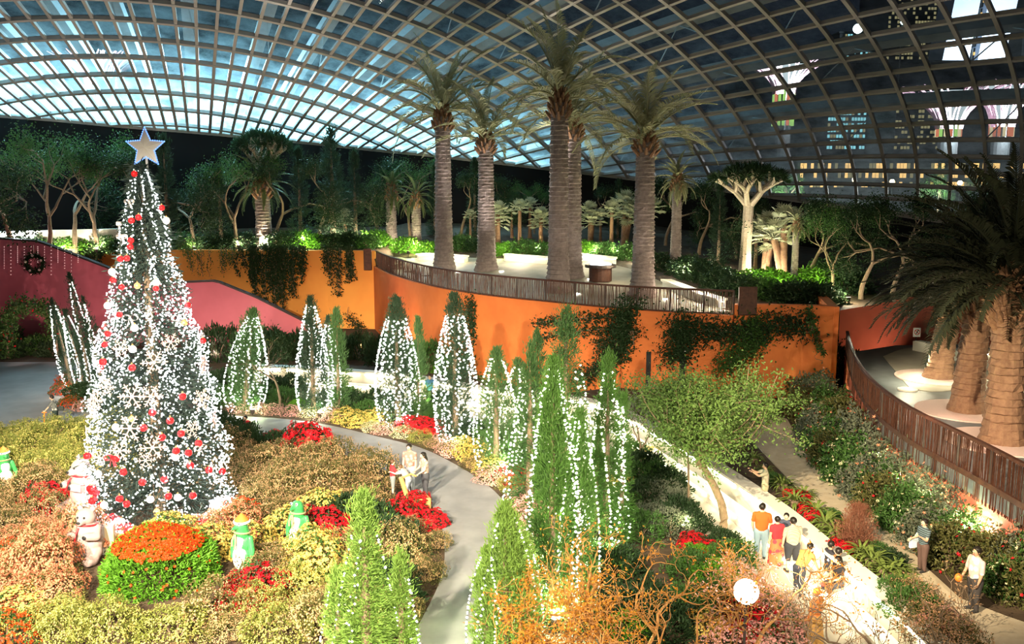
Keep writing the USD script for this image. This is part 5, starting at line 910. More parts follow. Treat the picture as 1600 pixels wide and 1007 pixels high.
def person(label, p, rz, H=1.66, skin='a', top=((.5, .5, .5), None), bottom=((.05, .05, .06), None), arms=None, legs=None, lean=(0, 0), pelvis=None, hair='hair_black', long_hair=False, sleeve=.55, trouser=1.0, skirt=0, head=(0, 0), wide=1.0, shoe=(.03, .03, .03), extras=None, cat='person', group=None):
    """arms/legs: for the left and right side, (upper, lower) directions; lean: sideways and forward tilt of the trunk; faces +y"""
    A = lambda v: np.array(v, float); hipz = pelvis if pelvis is not None else .515; up = unit(A([lean[0], lean[1], 1.0])); side = unit(np.cross([0, 1, 0], up) if abs(up[1]) < .9 else A([1, 0, 0])); side = A([1, 0, 0]); f = unit(np.cross(up, side)); hip = A([0, 0, hipz]); W_ = wide
    chest, neck = hip + up * .225, hip + up * .335; hd = unit(up * .8 + A([0, 0, .35]) + A([head[0] * .3, .12 + head[1], 0])); hc = neck + hd * .085; arms = arms or (((-.12, .05, -1), (-.02, .25, -1)), ((.12, .05, -1), (.02, .25, -1))); legs = legs or (((-.03, .06, -1), (-.01, -.06, -1)), ((.03, -.02, -1), (.01, -.04, -1)))
    face = unit(A([head[0], 1.0, -.1 - head[1] * .6])); fs = unit(np.cross(face, hd)); body, shirt, tro, body_shoes = [], [], [], []
    body += [sph(hip + (0, 0, .0), .085 * W_, 14, (1, .75, .9)), MF.batch_hull([sph(hip + up * .05, .075 * W_, 12, (1, .75, 1)), sph(chest + side * .055, .062 * W_, 12), sph(chest - side * .055, .062 * W_, 12)]), MF.batch_hull([sph(chest + side * .05, .062 * W_, 12), sph(chest - side * .05, .062 * W_, 12), sph(hip + up * .29 + side * .09, .034, 10), sph(hip + up * .29 - side * .09, .034, 10), sph(neck, .036, 10)]), bone(neck - up * .03, .034, neck + hd * .04, .031), MF.batch_hull([sph(hc + hd * .012, .052, 16, (1, 1.12, 1.1)), sph(hc - hd * .045 + face * .026, .026, 10)]), bone(hc + face * .05 + hd * .0, .008, hc + face * .068 - hd * .018, .0105, 8)]
    for s in (-1, 1): body.append(sph(hc + fs * s * .054 - hd * .004, .013, 8, (.6, 1, 1.3)))
    shirt += [MF.batch_hull([sph(hip + up * .0, .092 * W_, 12, (1, .8, .7)), sph(chest + side * .055, .07 * W_, 12), sph(chest - side * .055, .07 * W_, 12)]), MF.batch_hull([sph(chest + side * .053, .07 * W_, 12), sph(chest - side * .053, .07 * W_, 12), sph(hip + up * .292 + side * .092, .041, 10), sph(hip + up * .292 - side * .092, .041, 10), sph(neck - up * .012, .042, 10)])]
    tro.append(sph(hip - (0, 0, .01), .094 * W_, 14, (1, .82, .85))); hands = []
    for i, s in enumerate((-1, 1)):
        sh = hip + up * .288 + side * s * .112 * W_; d1, d2 = unit(A(arms[i][0])), unit(A(arms[i][1])); el = sh + d1 * .17; wr = el + d2 * .145; body += chain((sh, .034), (sh + d1 * .08, .031), (el, .025), (el + d2 * .05, .025), (wr, .017)); hands += hand(wr + d2 * .008, d2, A([-s * .6, .3, -.2]) if abs(d2[2]) > .7 else A([0, 0, -1.0]), s * (1 if abs(d2[2]) > .7 else -1), 1.0 * .62)
        k = sh + d1 * .17 * min(1, sleeve * 1.0) if sleeve <= 1 else el; shirt += [bone(sh, .043, k, .037)] + ([bone(el, .036, el + d2 * .145 * (sleeve - 1), .028)] if sleeve > 1 else [])
        hp = hip + side * s * .052 * W_ - (0, 0, .02); d1, d2 = unit(A(legs[i][0])), unit(A(legs[i][1])); kn = hp + d1 * .235; an_ = kn + d2 * .225; body += chain((hp, .066 * W_), (hp + d1 * .1, .06 * W_), (kn, .039), (kn + d2 * .07, .04), (an_, .024)); ft = unit(A([d2[0] * .3 + s * .15, 1.0, 0])); toe = an_ + ft * .085 - (0, 0, .012); body += [bone(an_ - (0, 0, .012), .022, toe, .015)]
        if trouser > 0:
            tro += [bone(hp, .077 * W_, hp + d1 * .235 * min(1, trouser * 2), .05)] + ([bone(kn, .05, kn + d2 * .225 * (trouser * 2 - 1) * .95, .037)] if trouser > .5 else [])
        J_ = MF.batch_hull([sph(an_ - (0, 0, .012) - ft * .018, .027, 10), sph(toe, .021, 10), sph(toe - ft * .04, .024, 10)]); 
        body_shoes.append(J_)
    t = thing('person' if cat == 'person' else 'garden_figure', label, cat, p, rz, H, group); bm = solid(body, .03, 5)
    try: bm = solid([manifold_of(bm)] + hands, 0, 0)
    except Exception: pass
    bo_ = obj('body', bm, 'skin_' + skin, t, smooth=60)
    for s in (-1, 1):
        b = MB(); b.ball(hc + face * .054 + fs * s * .021 + hd * .008, .0085, 1, (1, .7, .8)); e = obj('eye', b, 'figure_white', bo_); b = MB(); b.ball(hc + face * .0605 + fs * s * .021 + hd * .008, .005, 1); obj('pupil', b, 'nose_black', bo_)
    b = MB(); b.ball(hc + face * .056 - hd * .035, .012, 1, (1.3, .6, .45)); obj('mouth', b, 'lip', bo_)
    hm = MF.batch_hull([sph(hc + hd * .018 - face * .008, .0615, 16, (1, 1.1, 1.08))]); cut = MF.cube([.4, .4, .4], True).translate([0, .2 + .004, 0]).rotate([math.degrees(math.asin(-.35)), 0, 0]); M4 = np.eye(4)[:3]; M4[:, 0], M4[:, 1], M4[:, 2], M4[:, 3] = fs, face, np.cross(fs, face), hc + face * .02 + hd * .01
    hm = hm - cut.transform(M4.tolist()); hm = hm if not long_hair else hm + bone(hc - face * .03 + hd * .02, .055, hc - face * .045 - hd * .11, .045); obj('hair', solid([hm], .03, 4), hair, t, smooth=60)
    obj('top', solid(shirt, .035, 6), cloth(*top), t, smooth=60)
    if trouser > 0: obj('trousers' if trouser > .6 else 'shorts', solid(tro, .035, 6), cloth(*bottom), t, smooth=60)
    if skirt: b = MB(); b.lathe([(.085, hipz + .06), (.12, hipz - .02), (.15, hipz - skirt * .5), (.17, hipz - skirt), (.155, hipz - skirt), (.12, hipz - skirt * .4), (.07, hipz + .04)], 24, (0, 0, 0), 1, .85); obj('skirt', b, cloth(*bottom), t, smooth=60)
    sc_ = cloth(shoe)
    for J_ in body_shoes: obj('shoe', solid([J_], .03, 2), sc_, t, smooth=60)
    if extras: extras(t)
    mark(label.split(',')[0], p); return t
# ------------------------------------------------------------------ people
PI_ = math.pi
def height(p, py_head, lean=1.0): return max(1.2, min(1.9, top_z(p, py_head) - p[2]))
def bag(c, mt, w=.16, d=.06, h=.15, strap=None):
    def f(t):
        b = MB(); b.box(np.subtract(c, (w / 2, d / 2, h / 2)), np.add(c, (w / 2, d / 2, h / 2)), .015); o = obj('bag', b, mt, t)
        if strap is not None: b = MB(); b.tube(strap, .007, 5, cap=False); obj('strap', b, mt, o)
    return f
mat('bag_dark', (.03, .035, .03), .5); mat('bag_pale', (.55, .68, .78), .5); mat('orange_thing', (.9, .22, .03), .5); mat('phone', (.03, .03, .035), .3); mat('book_red', (.6, .06, .05), .5); mat('wood_warm', (.48, .22, .08), .55, nscale=8, ncol=(.58, .3, .12))
walk = (((-.03, .35, -1), (-.01, -.12, -1)), ((.03, -.22, -1), (.01, -.45, -1)))
def p_at(px, py, z=.05): return at(px, py, z)
def who(label, px, py, pyh, rz, z=.05, **k):
    p = p_at(px, py, z); return person(label, p, rz, H=height(p, pyh) / 1.0, **k)
def cane(t): b = MB(); b.tube([(-.13, .27, .5), (-.14, .3, .03)], .02, 7); b.tube([(-.13, .20, .51), (-.13, .34, .51)], .016, 6); obj('walking_stick', b, 'orange_thing', t)
def cane_bag(t): cane(t); bag((.13, -.13, .55), 'bag_dark', .07, .18, .13, [(.1, -.12, .6), (.08, -.06, .78), (-.02, .02, .82)])(t)
who('woman in a patterned grey top and dark shorts, leaning on an orange stick', 88, 668, 618, PI_ / 2 + .2, z=.03, top=((.55, .55, .5), ('v', (.12, .13, .12), 9.0)), bottom=((.02, .035, .03), None), trouser=.45, lean=(0, .14), arms=(((-.1, .75, -1), (0, .75, -.75)), ((.25, -.3, -1), (.05, .2, -1))), head=(0, .05), extras=cane_bag, sleeve=.8)
seat = (((-.12, 1, -.02), (-.02, .12, -1)), ((.12, 1, -.02), (.02, .12, -1)))
sq = (((-.18, .9, .35), (-.02, -.35, -1)), ((.18, .9, .35), (.02, -.35, -1)))
who('person in a bright red jacket crouching by the inner path edge', 390, 684, 640, 2.6, z=.03, top=((.7, .03, .05), None), bottom=((.05, .04, .04), None), legs=sq, pelvis=.20, lean=(0, .3), sleeve=1.8, arms=(((-.1, .7, -.7), (.1, .9, .1)), ((.1, .7, -.7), (-.1, .9, .1)))) if False else None
p = at(390, 684, .03); person('person in a bright red jacket crouching by the inner path edge', p, 2.6, H=1.6, top=((.7, .03, .05), None), bottom=((.05, .04, .04), None), legs=sq, pelvis=.22, lean=(0, .3), sleeve=1.8, arms=(((-.1, .7, -.7), (.1, .9, .1)), ((.1, .7, -.7), (-.1, .9, .1))))
who('person in a pale pink checked shirt and grey jeans on the curving path', 641, 768, 692, 2.9, z=.03, top=((.5, .3, .25), ('v', (.32, .15, .12), 12.0)), bottom=((.30, .33, .38), None), sleeve=.6, head=(.1, .08))
who('woman in a white spotted blouse and dark trousers at the curving path edge', 665, 776, 707, PI_ / 2 + .5, z=.03, top=((.6, .5, .43), ('v', (.4, .25, .2), 14.0)), bottom=((.05, .05, .06), None), lean=(0, .08), arms=(((-.12, .3, -1), (.1, .8, -.4)), ((.12, .3, -1), (-.1, .8, -.4))), head=(0, .1), long_hair=True)
p = at(614, 772, .1); person('boy figure in a red shirt and grey shorts by the wooden post', p, -1.2, H=1.35, skin='c', hair='hair_brown', top=((.72, .03, .04), None), bottom=((.22, .24, .24), None), sleeve=.7, arms=(((-.1, .5, -.8), (.1, 1, .1)), ((.1, .5, -.8), (-.1, 1, .1))), cat='garden figure', trouser=.7)
p = at(640, 776, .06); person('figure in a pale pink top bending over the wooden post', p, 1.3, H=1.4, skin='c', hair='hair_brown', top=((.85, .52, .45), None), bottom=((.3, .34, .4), None), lean=(0, .75), arms=(((-.1, .9, -.3), (.1, .9, .2)), ((.1, .9, -.3), (-.1, .9, .2))), legs=(((-.05, .35, -1), (0, -.3, -1)), ((.05, .35, -1), (0, -.3, -1))), pelvis=.47, cat='garden figure')
t = thing('water_pump', 'warm brown wooden post and box beside the two small figures', 'wooden post', at(640, 796, .05), .4); b = MB(); b.tube([(-.1, 0, 0), (-.12, 0, .6), (-.3, .05, 1.25)], [.10, .09, .09], 8); obj('post', b, 'wood_warm', t); b = MB(); b.box((-.1, -.3, 0), (.75, .3, .42), .03); obj('box', b, 'wood_warm', t); b = MB(); b.tube([(-.3, .05, 1.2), (.1, .1, 1.3), (.3, .1, 1.2)], .04, 6); obj('handle', b, 'wood_warm', t)
who('man in a blue shirt and dark trousers between the lit cypresses', 672, 636, 586, 3.0, z=.06, top=((.10, .28, .48), None), bottom=((.03, .03, .035), None))
def camera_in_hands(t): b = MB(); b.box((-.05, .31, .8), (.05, .34, .86), .006); obj('camera', b, 'phone', t)
who('person in a cream shirt and khaki shorts raising a camera by the bench wall', 1194, 793, 724, PI_ / 2 - .1, z=.41, top=((.5, .46, .32), None), bottom=((.45, .42, .26), None), trouser=.5, arms=(((-.05, .8, -.3), (.15, .75, .45)), ((.05, .8, -.3), (-.15, .75, .45))), extras=camera_in_hands, sleeve=.7)
who('man in an orange T-shirt and blue jeans seen from behind on the lit path', 1188, 872, 788, -.3, top=((.8, .10, .015), None), bottom=((.20, .30, .36), None), sleeve=.7, arms=(((-.2, .05, -1), (.05, .4, -1)), ((.2, .1, -1), (-.05, .5, -.9))), wide=1.1)
who('woman in a red patterned dress beside the man in orange', 1212, 884, 808, .2, top=((.6, .03, .04), None), bottom=((.55, .03, .05), ('v', (.6, .14, .05), 10.0)), trouser=0, skirt=.46, sleeve=.5)
who('black-haired boy in a dark shirt at the far side of the group', 1227, 874, 803, 2.7, top=((.05, .06, .09), None), bottom=((.04, .04, .05), None), H_=0) if False else None
p = p_at(1226, 870); person('black-haired boy in a dark shirt behind the man in stripes', p, 2.7, H=1.45, top=((.05, .06, .09), None), bottom=((.04, .04, .05), None))
who('man in a cream striped shirt and dark shorts with his back turned', 1236, 894, 810, .25, top=((.5, .46, .36), ('s', (.28, .2, .13), 22.0)), bottom=((.03, .032, .04), None), trouser=.62, wide=1.18, arms=(((-.22, .05, -1), (.1, .35, -1)), ((.22, .05, -1), (-.02, .3, -1))), sleeve=.7)
# seat block with the resting group
SB = at(1300, 925, .05); t = thing('seat_block', 'pale stone seat block on the lit path with people sitting on it', 'bench', SB, .0); ax_ = np.array([*(WB[100, :2] - WB[92, :2]), 0]); rz_b = math.atan2(ax_[1], ax_[0]); replace(t, SB, rz_b); b = MB(); b.box((-1.35, -.36, .06), (1.0, .36, .45), .03); obj('seat', b, 'pale_wall', t); b = MB(); b.box((-1.2, -.26, 0), (.85, .26, .06)); obj('plinth', b, 'rail_dark', t); mark('pale stone seat block', SB)
sb = lambda u, v, z: SB + np.array([math.cos(rz_b) * u - math.sin(rz_b) * v, math.sin(rz_b) * u + math.cos(rz_b) * v, z])
def book(t): b = MB(); b.box((-.06, .27, .33), (.06, .36, .345), .004); obj('book', b, 'book_red', t)
q = sb(.55, -.12, 0); person('long-haired woman in black sitting on the seat block, looking at a red book', q, 1.9, H=1.62, top=((.02, .02, .025), None), bottom=((.04, .04, .05), None), legs=seat, pelvis=.335, arms=(((-.1, .3, -1), (.1, .9, -.1)), ((.1, .3, -1), (-.1, .9, -.1))), head=(0, .25), long_hair=True, extras=book)
q = sb(-.45, .1, 0); person('person in dark clothes sitting at the far left end of the seat block', q, rz_b + PI_ * 0, H=1.66, skin='b', top=((.03, .03, .04), None), bottom=((.05, .045, .04), None), legs=seat, pelvis=.335, head=(.1, .2))
q = sb(.0, .12, 0); person('person in a brown top sitting in the middle of the seat block', q, rz_b - .1, H=1.62, skin='b', top=((.35, .16, .06), None), bottom=((.03, .03, .035), None), legs=seat, pelvis=.335, head=(-.2, .15))
q = sb(.1, -1.1, 0); person('person in an olive brown shirt bending forward beside the seat block', q, rz_b + .5, H=1.66, skin='b', top=((.38, .25, .08), None), bottom=((.04, .045, .06), None), lean=(0, .95), arms=(((-.1, .5, -1), (.05, .6, -.8)), ((.1, .5, -1), (-.05, .6, -.8))))
p = p_at(1272, 1012); person('person in a long orange and olive dress at the bottom of the lit path', p, .7, H=1.6, skin='b', top=((.70, .22, .06), None), bottom=((.45, .25, .07), None), trouser=0, skirt=.48, sleeve=1.9, hair='orange_thing')
who('woman in a black top with a pale blue bag on the tan path', 1440, 893, 812, PI_ / 2 + .3, z=ZB + .03, top=((.02, .022, .025), ('s', (.10, .16, .18), 9.0)), bottom=((.10, .06, .05), None), arms=(((-.1, .3, -1), (.1, .8, .5)), ((.14, .1, -1), (-.05, .9, -.2))), extras=bag((.16, .05, .50), 'bag_pale', .07, .24, .2, [(.15, -.03, .6), (.13, -.02, .78), (.15, .1, .6)]))
def mobile(t): b = MB(); b.ball((.16, .16, .47), .055, 2, (1, 1, 1.2)); obj('orange_bag', b, 'orange_thing', t)
who('man in a white patterned shirt and dark trousers at the right of the tan path', 1520, 955, 856, PI_ / 2 + .2, z=ZB + .03, skin='b', top=((.82, .76, .72), ('v', (.6, .42, .4), 9.0)), bottom=((.05, .045, .045), None), sleeve=.9, wide=1.12, extras=mobile, arms=(((-.14, .1, -1), (.05, .3, -1)), ((.14, .2, -1), (.0, .5, -.9))))
p = p_at(1424, 1030); person('person at the very bottom of the frame with only dark hair showing', p, 1.5, H=1.0, top=((.7, .7, .68), None), bottom=((.05, .05, .05), None)) 
# ------------------------------------------------------------------ flower field
PC = {k: [Proto(n, clump(*a, seed=s_, **kw)) for s_ in ((11, 12) if k in ('tan', 'salmon', 'lime', 'yellow') else (11,))] for k, n, a, kw in (
    ('tan', 'tan_flower_clump', ('leaf_olive', 'bloom_tan'), dict(nl=1900, nb=2600, bs=.027, ls=.085, lump=.45, cover=.62)), ('brown', 'brown_flower_clump', ('leaf_olive', 'bloom_brown'), dict(nl=1900, nb=2200, bs=.027, ls=.085, lump=.45, cover=.62)), ('salmon', 'salmon_flower_clump', ('leaf_olive', 'bloom_salmon'), dict(nl=1500, nb=2600, bs=.032, ls=.08, lump=.35, cover=.7)),
    ('lime', 'lime_flower_clump', ('leaf_lime', 'bloom_lime'), dict(nl=2200, nb=1700, bs=.03, ls=.085, lump=.45, cover=.66)), ('yellow', 'yellow_flower_clump', ('leaf_mid', 'bloom_yellow'), dict(nl=900, nb=1300, bs=.055, ls=.1)), ('red', 'poinsettia', ('leaf_dark', 'bloom_red'), dict(nl=700, nb=620, bs=.10, ls=.15, pet=6, cover=.85)),
    ('orange', 'orange_flower_clump', ('leaf_mid', 'bloom_orange'), dict(nl=900, nb=700, bs=.055, ls=.11)), ('pink', 'pink_flower_clump', ('leaf_mid', 'bloom_pink'), dict(nl=800, nb=1100, bs=.05, ls=.1)), ('cream', 'cream_flower_clump', ('leaf_mid', 'bloom_cream'), dict(nl=800, nb=1100, bs=.05, ls=.1)),
    ('green', 'green_bush', ('leaf_bright', None), dict(nl=2200, ls=.12)), ('dark', 'dark_bush', ('leaf_dark', None), dict(nl=2000, ls=.16, h=.85, lump=.4)), ('grey', 'grey_bush', ('leaf_grey', None), dict(nl=2200, ls=.1, h=.9)), ('mid', 'green_bush', ('leaf_mid', None), dict(nl=2000, ls=.14, h=.9, lump=.4)))}
KIND = {'tan': 'feathery tan flower clump', 'brown': 'rusty brown flower clump', 'salmon': 'salmon pink flower clump', 'lime': 'lime green flower clump', 'yellow': 'yellow chrysanthemum clump', 'red': 'red poinsettia clump', 'orange': 'orange flower clump', 'pink': 'pale pink flower clump', 'cream': 'cream flower clump', 'green': 'bright green bush', 'dark': 'dark leafy bush', 'grey': 'grey-green bush', 'mid': 'mid green bush'}
CATN = {'green': 'bush', 'dark': 'bush', 'grey': 'bush', 'mid': 'bush'}
rc = rnd(77)
def clump_at(kind, p, s, h=1.0, note=''):
    q = PC[kind][int(rc.integers(0, len(PC[kind])))].put(p, rc.random() * 6.28, (s, s, s * h), None, CATN.get(kind, 'flowers'), KIND[kind] + ('es' if kind in CATN else 's')); AUTO.append((q, KIND[kind], np.asarray(p)))
MP = at(252, 905); mark('orange chrysanthemum mound', MP)
# kinds by region: the clump takes the kind of the nearest of these pixels
SEEDS = '''20 690 lime;80 690 lime;130 680 lime;60 715 lime;120 725 lime;30 735 lime;90 745 lime;150 715 lime;60 762 tan;110 775 tan;30 790 tan;80 800 brown;40 812 brown;110 800 brown;90 835 salmon;40 850 salmon;15 840 salmon;70 870 salmon;110 880 salmon;20 890 salmon;60 900 salmon;100 910 salmon;30 925 salmon;130 900 salmon;
118 795 red;98 788 red;60 858 orange;130 930 tan;90 950 lime;50 955 yellow;20 965 yellow;140 960 lime;170 945 lime;30 990 orange;60 1000 orange;10 1010 yellow;100 985 lime;150 990 lime;200 985 tan;250 990 lime;300 985 tan;200 1010 lime;330 995 tan;380 985 tan;
370 700 dark;390 715 brown;375 740 tan;380 770 brown;365 790 orange;410 720 brown;430 740 tan;470 735 tan;440 760 tan;500 745 tan;460 775 tan;410 765 tan;520 760 tan;550 740 tan;570 760 tan;590 780 tan;530 735 red;560 745 red;490 790 tan;430 795 tan;400 800 tan;448 690 red;462 697 red;420 697 dark;480 712 olive;500 720 tan;540 725 tan;590 748 tan;
495 800 yellow;508 812 yellow;530 800 dark;545 815 dark;355 832 salmon;345 850 yellow;360 870 yellow;420 850 yellow;410 870 tan;440 840 yellow;400 822 red;350 815 orange;430 878 tan;500 848 red;515 838 red;452 865 red;460 880 yellow;490 885 yellow;505 900 yellow;470 905 lime;440 900 brown;500 925 lime;470 935 lime;450 930 lime;395 918 red;405 925 red;430 935 tan;345 895 brown;370 905 tan;345 930 brown;360 950 brown;400 950 lime;440 960 tan;480 960 tan;520 950 tan;420 985 lime;460 1000 lime;500 990 tan;530 910 tan;540 870 tan;535 890 dark;
598 800 red;615 810 red;635 812 red;605 820 red;590 830 dark;610 850 dark;620 840 tan;650 830 tan;640 860 tan;660 850 tan;630 880 tan;620 900 brown;650 890 tan;640 930 tan;660 920 tan;610 930 dark;640 960 tan;620 985 tan;600 870 tan;560 790 tan;570 815 dark;300 960 lime;200 940 lime;320 870 yellow;300 860 yellow;250 855 yellow;210 862 yellow'''
SD = [(float(a), float(b_), {'olive': 'brown'}.get(c, c)) for a, b_, c in (x.split() for x in SEEDS.replace('\n', '').split(';') if x.strip())]
SDW = np.array([at(x, y, .25)[:2] for x, y, c in SD])
from shapely.geometry import Polygon as SP, Point as SPt
field = SP([at(x, y)[:2] for x, y in [(-40, 690), (0, 682), (90, 676), (165, 668), (336, 686), (420, 690), (486, 700), (548, 723), (604, 746), (640, 768), (668, 796), (684, 832), (686, 880), (674, 922), (648, 970), (620, 1040), (-40, 1040)]])
x0, y0, x1, y1 = field.bounds; n_cl = 0
for iy, y in enumerate(np.arange(y0, y1, 1.22)):
    for x in np.arange(x0 + (iy % 2) * .7, x1, 1.4):
        q = np.array([x, y]) + rc.uniform(-.28, .28, 2)
        if not field.contains(SPt(q)) or np.hypot(*(q - XP[:2])) < 2.9 or np.hypot(*(q - MP[:2])) < (2.9 if q[1] < MP[1] else 2.15): continue
        if any(np.hypot(*(q - np.asarray(m[1])[:2])) < .85 for m in MARKS if 'figure' in m[0] or 'bear' in m[0]): continue
        k = SD[int(np.argmin(((SDW - q) ** 2).sum(1)))][2]; d_edge = field.exterior.distance(SPt(q)); s = rc.uniform(.74, 1.18) * (.62 if d_edge < .5 else 1); clump_at(k, (*q, 0), s, rc.uniform(.95, 1.7) * (1.0 if q[1] > 26 else .85)); n_cl += 1
# the big mound
t = thing('chrysanthemum_mound', 'big round mound of orange chrysanthemums over a bright green skirt', 'flower mound', MP); clump('leaf_bright', None, 11000, 0, .085, h=.9, lump=.08)(t); r = rnd(4); P, N = dome_pts(7000, r, h=.92, inner=.97, lump=.06, low=.68); b = MB(); blossoms(b, P * 1.03, N + r.normal(0, .25, P.shape), .034, r, 6); obj('blossoms', b, 'bloom_orange', t, kind='stuff'); P, N = dome_pts(120, r, h=.92, inner=.97, lump=.06, low=.0); b = MB(); blossoms(b, P * 1.04, N, .034, r, 6); obj('side_blossoms', b, 'bloom_orange', t, kind='stuff'); replace(t, MP, 0, 1.75)
# border along the outer edge of the path
for x, y, k, s in [(372, 642, 'pink', .6), (402, 643, 'pink', .6), (428, 646, 'pink', .6), (455, 648, 'pink', .6), (482, 650, 'cream', .6), (515, 654, 'pink', .7), (540, 658, 'yellow', .8), (560, 664, 'yellow', .8), (528, 645, 'cream', .8), (590, 660, 'yellow', .85), (600, 676, 'pink', .6), (580, 672, 'cream', .5), (630, 682, 'cream', .6), (640, 672, 'red', .8), (662, 674, 'red', .8), (682, 676, 'red', .7), (655, 690, 'lime', .6), (690, 696, 'pink', .6), (676, 700, 'tan', .5), (706, 708, 'pink', .7), (722, 705, 'yellow', .8), (738, 712, 'yellow', .85), (755, 722, 'yellow', .85), (742, 732, 'tan', .6), (770, 738, 'yellow', .8), (766, 752, 'pink', .7), (785, 752, 'cream', .7), (798, 752, 'red', .75), (806, 768, 'lime', .7), (815, 760, 'red', .6), (822, 790, 'pink', .8), (830, 815, 'pink', .8), (838, 842, 'pink', .8), (845, 872, 'cream', .8), (836, 905, 'pink', .8),
    (430, 618, 'dark', 1.1), (455, 612, 'dark', 1.0), (410, 628, 'mid', .9), (445, 632, 'mid', .9), (535, 630, 'mid', 1.0), (560, 642, 'dark', 1.0), (590, 640, 'dark', 1.1), (575, 650, 'mid', .8), (655, 655, 'mid', .9), (672, 660, 'mid', .8), (690, 640, 'dark', .9), (745, 690, 'dark', 1.0), (760, 700, 'mid', .8), (470, 640, 'green', .7), (358, 632, 'mid', 1.0), (345, 610, 'dark', 1.2),
    (112, 600, 'orange', .9), (100, 615, 'orange', .8), (128, 622, 'dark', .9), (150, 630, 'dark', 1.0), (110, 635, 'orange', .7), (130, 640, 'pink', .6), (160, 642, 'dark', .8), (20, 556, 'dark', 1.3), (60, 552, 'mid', 1.3), (85, 556, 'dark', 1.2), (5, 540, 'mid', 1.4), (100, 546, 'mid', 1.3), (40, 545, 'green', .9),
    (1000, 745, 'dark', 1.1), (1020, 760, 'mid', 1.0), (985, 725, 'mid', 1.0), (1030, 790, 'grey', 1.0), (1050, 800, 'grey', .9), (1005, 790, 'dark', 1.0), (1040, 770, 'dark', 1.0), (970, 760, 'yellow', .6), (1010, 715, 'yellow', .6), (1060, 815, 'dark', .9), (1020, 820, 'grey', .8), (1045, 835, 'grey', .95), (1075, 830, 'dark', .8), (1000, 840, 'mid', .9), (1085, 855, 'red', .55), (1110, 870, 'red', .6), (1130, 860, 'dark', .7), (1095, 880, 'green', .7), (1140, 885, 'mid', .8), (1080, 900, 'mid', .8), (1150, 910, 'pink', .7), (1120, 910, 'green', .8), (1185, 950, 'pink', .8), (1160, 960, 'red', .7), (1130, 950, 'mid', .8), (1210, 975, 'pink', .8), (1180, 990, 'red', .8), (1230, 1000, 'pink', .8), (1140, 990, 'pink', .8), (1200, 1020, 'pink', .9), (1100, 980, 'yellow', .6), (1070, 960, 'mid', .8), (1040, 990, 'dark', .9), (1010, 960, 'dark', .9), (980, 990, 'green', .7), (950, 960, 'dark', .9), (905, 975, 'mid', .8), (890, 860, 'dark', .9), (915, 880, 'dark', .8), (900, 905, 'dark', .8), (940, 900, 'mid', .9), (970, 900, 'dark', .9),
    (860, 760, 'green', .9), (905, 790, 'green', 1.0), (880, 830, 'green', .9), (920, 830, 'green', .9), (850, 800, 'green', .8), (960, 800, 'mid', .9)]: clump_at(k, at(x, y), s)
# plants in front of the terracotta wall and on the dark plaza
for x, y, k, s in [(870, 600, 'mid', 1.2), (900, 606, 'dark', 1.3), (930, 602, 'dark', 1.2), (955, 606, 'mid', 1.1), (985, 604, 'green', 1.0), (1010, 606, 'dark', 1.2), (1040, 610, 'mid', 1.2), (1070, 612, 'mid', 1.2), (1100, 614, 'dark', 1.3), (1130, 612, 'mid', 1.2), (1160, 612, 'green', 1.0), (1185, 614, 'dark', 1.4), (1215, 614, 'dark', 1.5), (1245, 612, 'dark', 1.6), (1268, 612, 'dark', 1.5), (820, 596, 'dark', 1.2), (780, 590, 'mid', 1.2), (745, 584, 'dark', 1.3), (700, 582, 'green', .9), (672, 576, 'mid', 1.2), (640, 572, 'dark', 1.2), (600, 566, 'dark', 1.3), (560, 560, 'dark', 1.2), (520, 560, 'dark', 1.3), (470, 560, 'dark', 1.3), (430, 560, 'dark', 1.4), (395, 562, 'dark', 1.5), (340, 562, 'dark', 1.6), (1320, 590, 'mid', 1.2), (1335, 560, 'green', 1.1), (1350, 548, 'mid', 1.2), (1380, 540, 'green', 1.1), (1310, 560, 'dark', 1.2)]: clump_at(k, at(x, y), s, 1.5)
# ------------------------------------------------------------------ right bed: spider plants, hedge
def strap_plant(root):
    r = rnd(15); n = 44; b = MB()
    for k in range(n):
        az = k * 2.39996; L = r.uniform(.65, 1.0); el = r.uniform(.5, 1.35); s = np.linspace(0, 1, 6); ang = el - 1.7 * s ** 1.3; R = np.stack([np.cumsum(np.cos(ang)) / 6 * L * math.cos(az), np.cumsum(np.cos(ang)) / 6 * L * math.sin(az), np.cumsum(np.sin(ang)) / 6 * L], 1); w = np.array([-math.sin(az), math.cos(az), 0])[None] * (.035 * np.sin((s * .9 + .1) * math.pi) + .004)[:, None]; v = np.vstack([R - w, R + w]); b.add(v, [[j, j + 1, 6 + j + 1, 6 + j] for j in range(5)])
    obj('leaves', b, 'strap_leaf', root, kind='stuff'); b = MB(); b.lathe([(0, -.1), (.16, -.1), (.2, .16), (.0, .2)], 10); obj('crown', b, 'bark', root)
leafmat('strap_leaf', (.16, .22, .05), (.36, .4, .14)); PSP = Proto('strap_leaf_plant', strap_plant)
for x, y, s in [(1178, 722, 1.0), (1196, 742, .9), (1222, 764, 1.2), (1240, 790, 1.3), (1256, 778, 1.0), (1275, 806, 1.2), (1290, 826, 1.3), (1306, 842, 1.3), (1318, 830, 1.0), (1345, 872, 1.2), (1362, 884, 1.3), (1384, 902, 1.2), (1402, 898, 1.1), (1150, 700, .9), (1410, 922, 1.1)]: p = at(x, y, ZB); AUTO.append((PSP.put(p, x * .3, s * .82, cat='plant', group='strap-leaved plants in the raised bed'), 'strap-leaved green rosette plant', p))
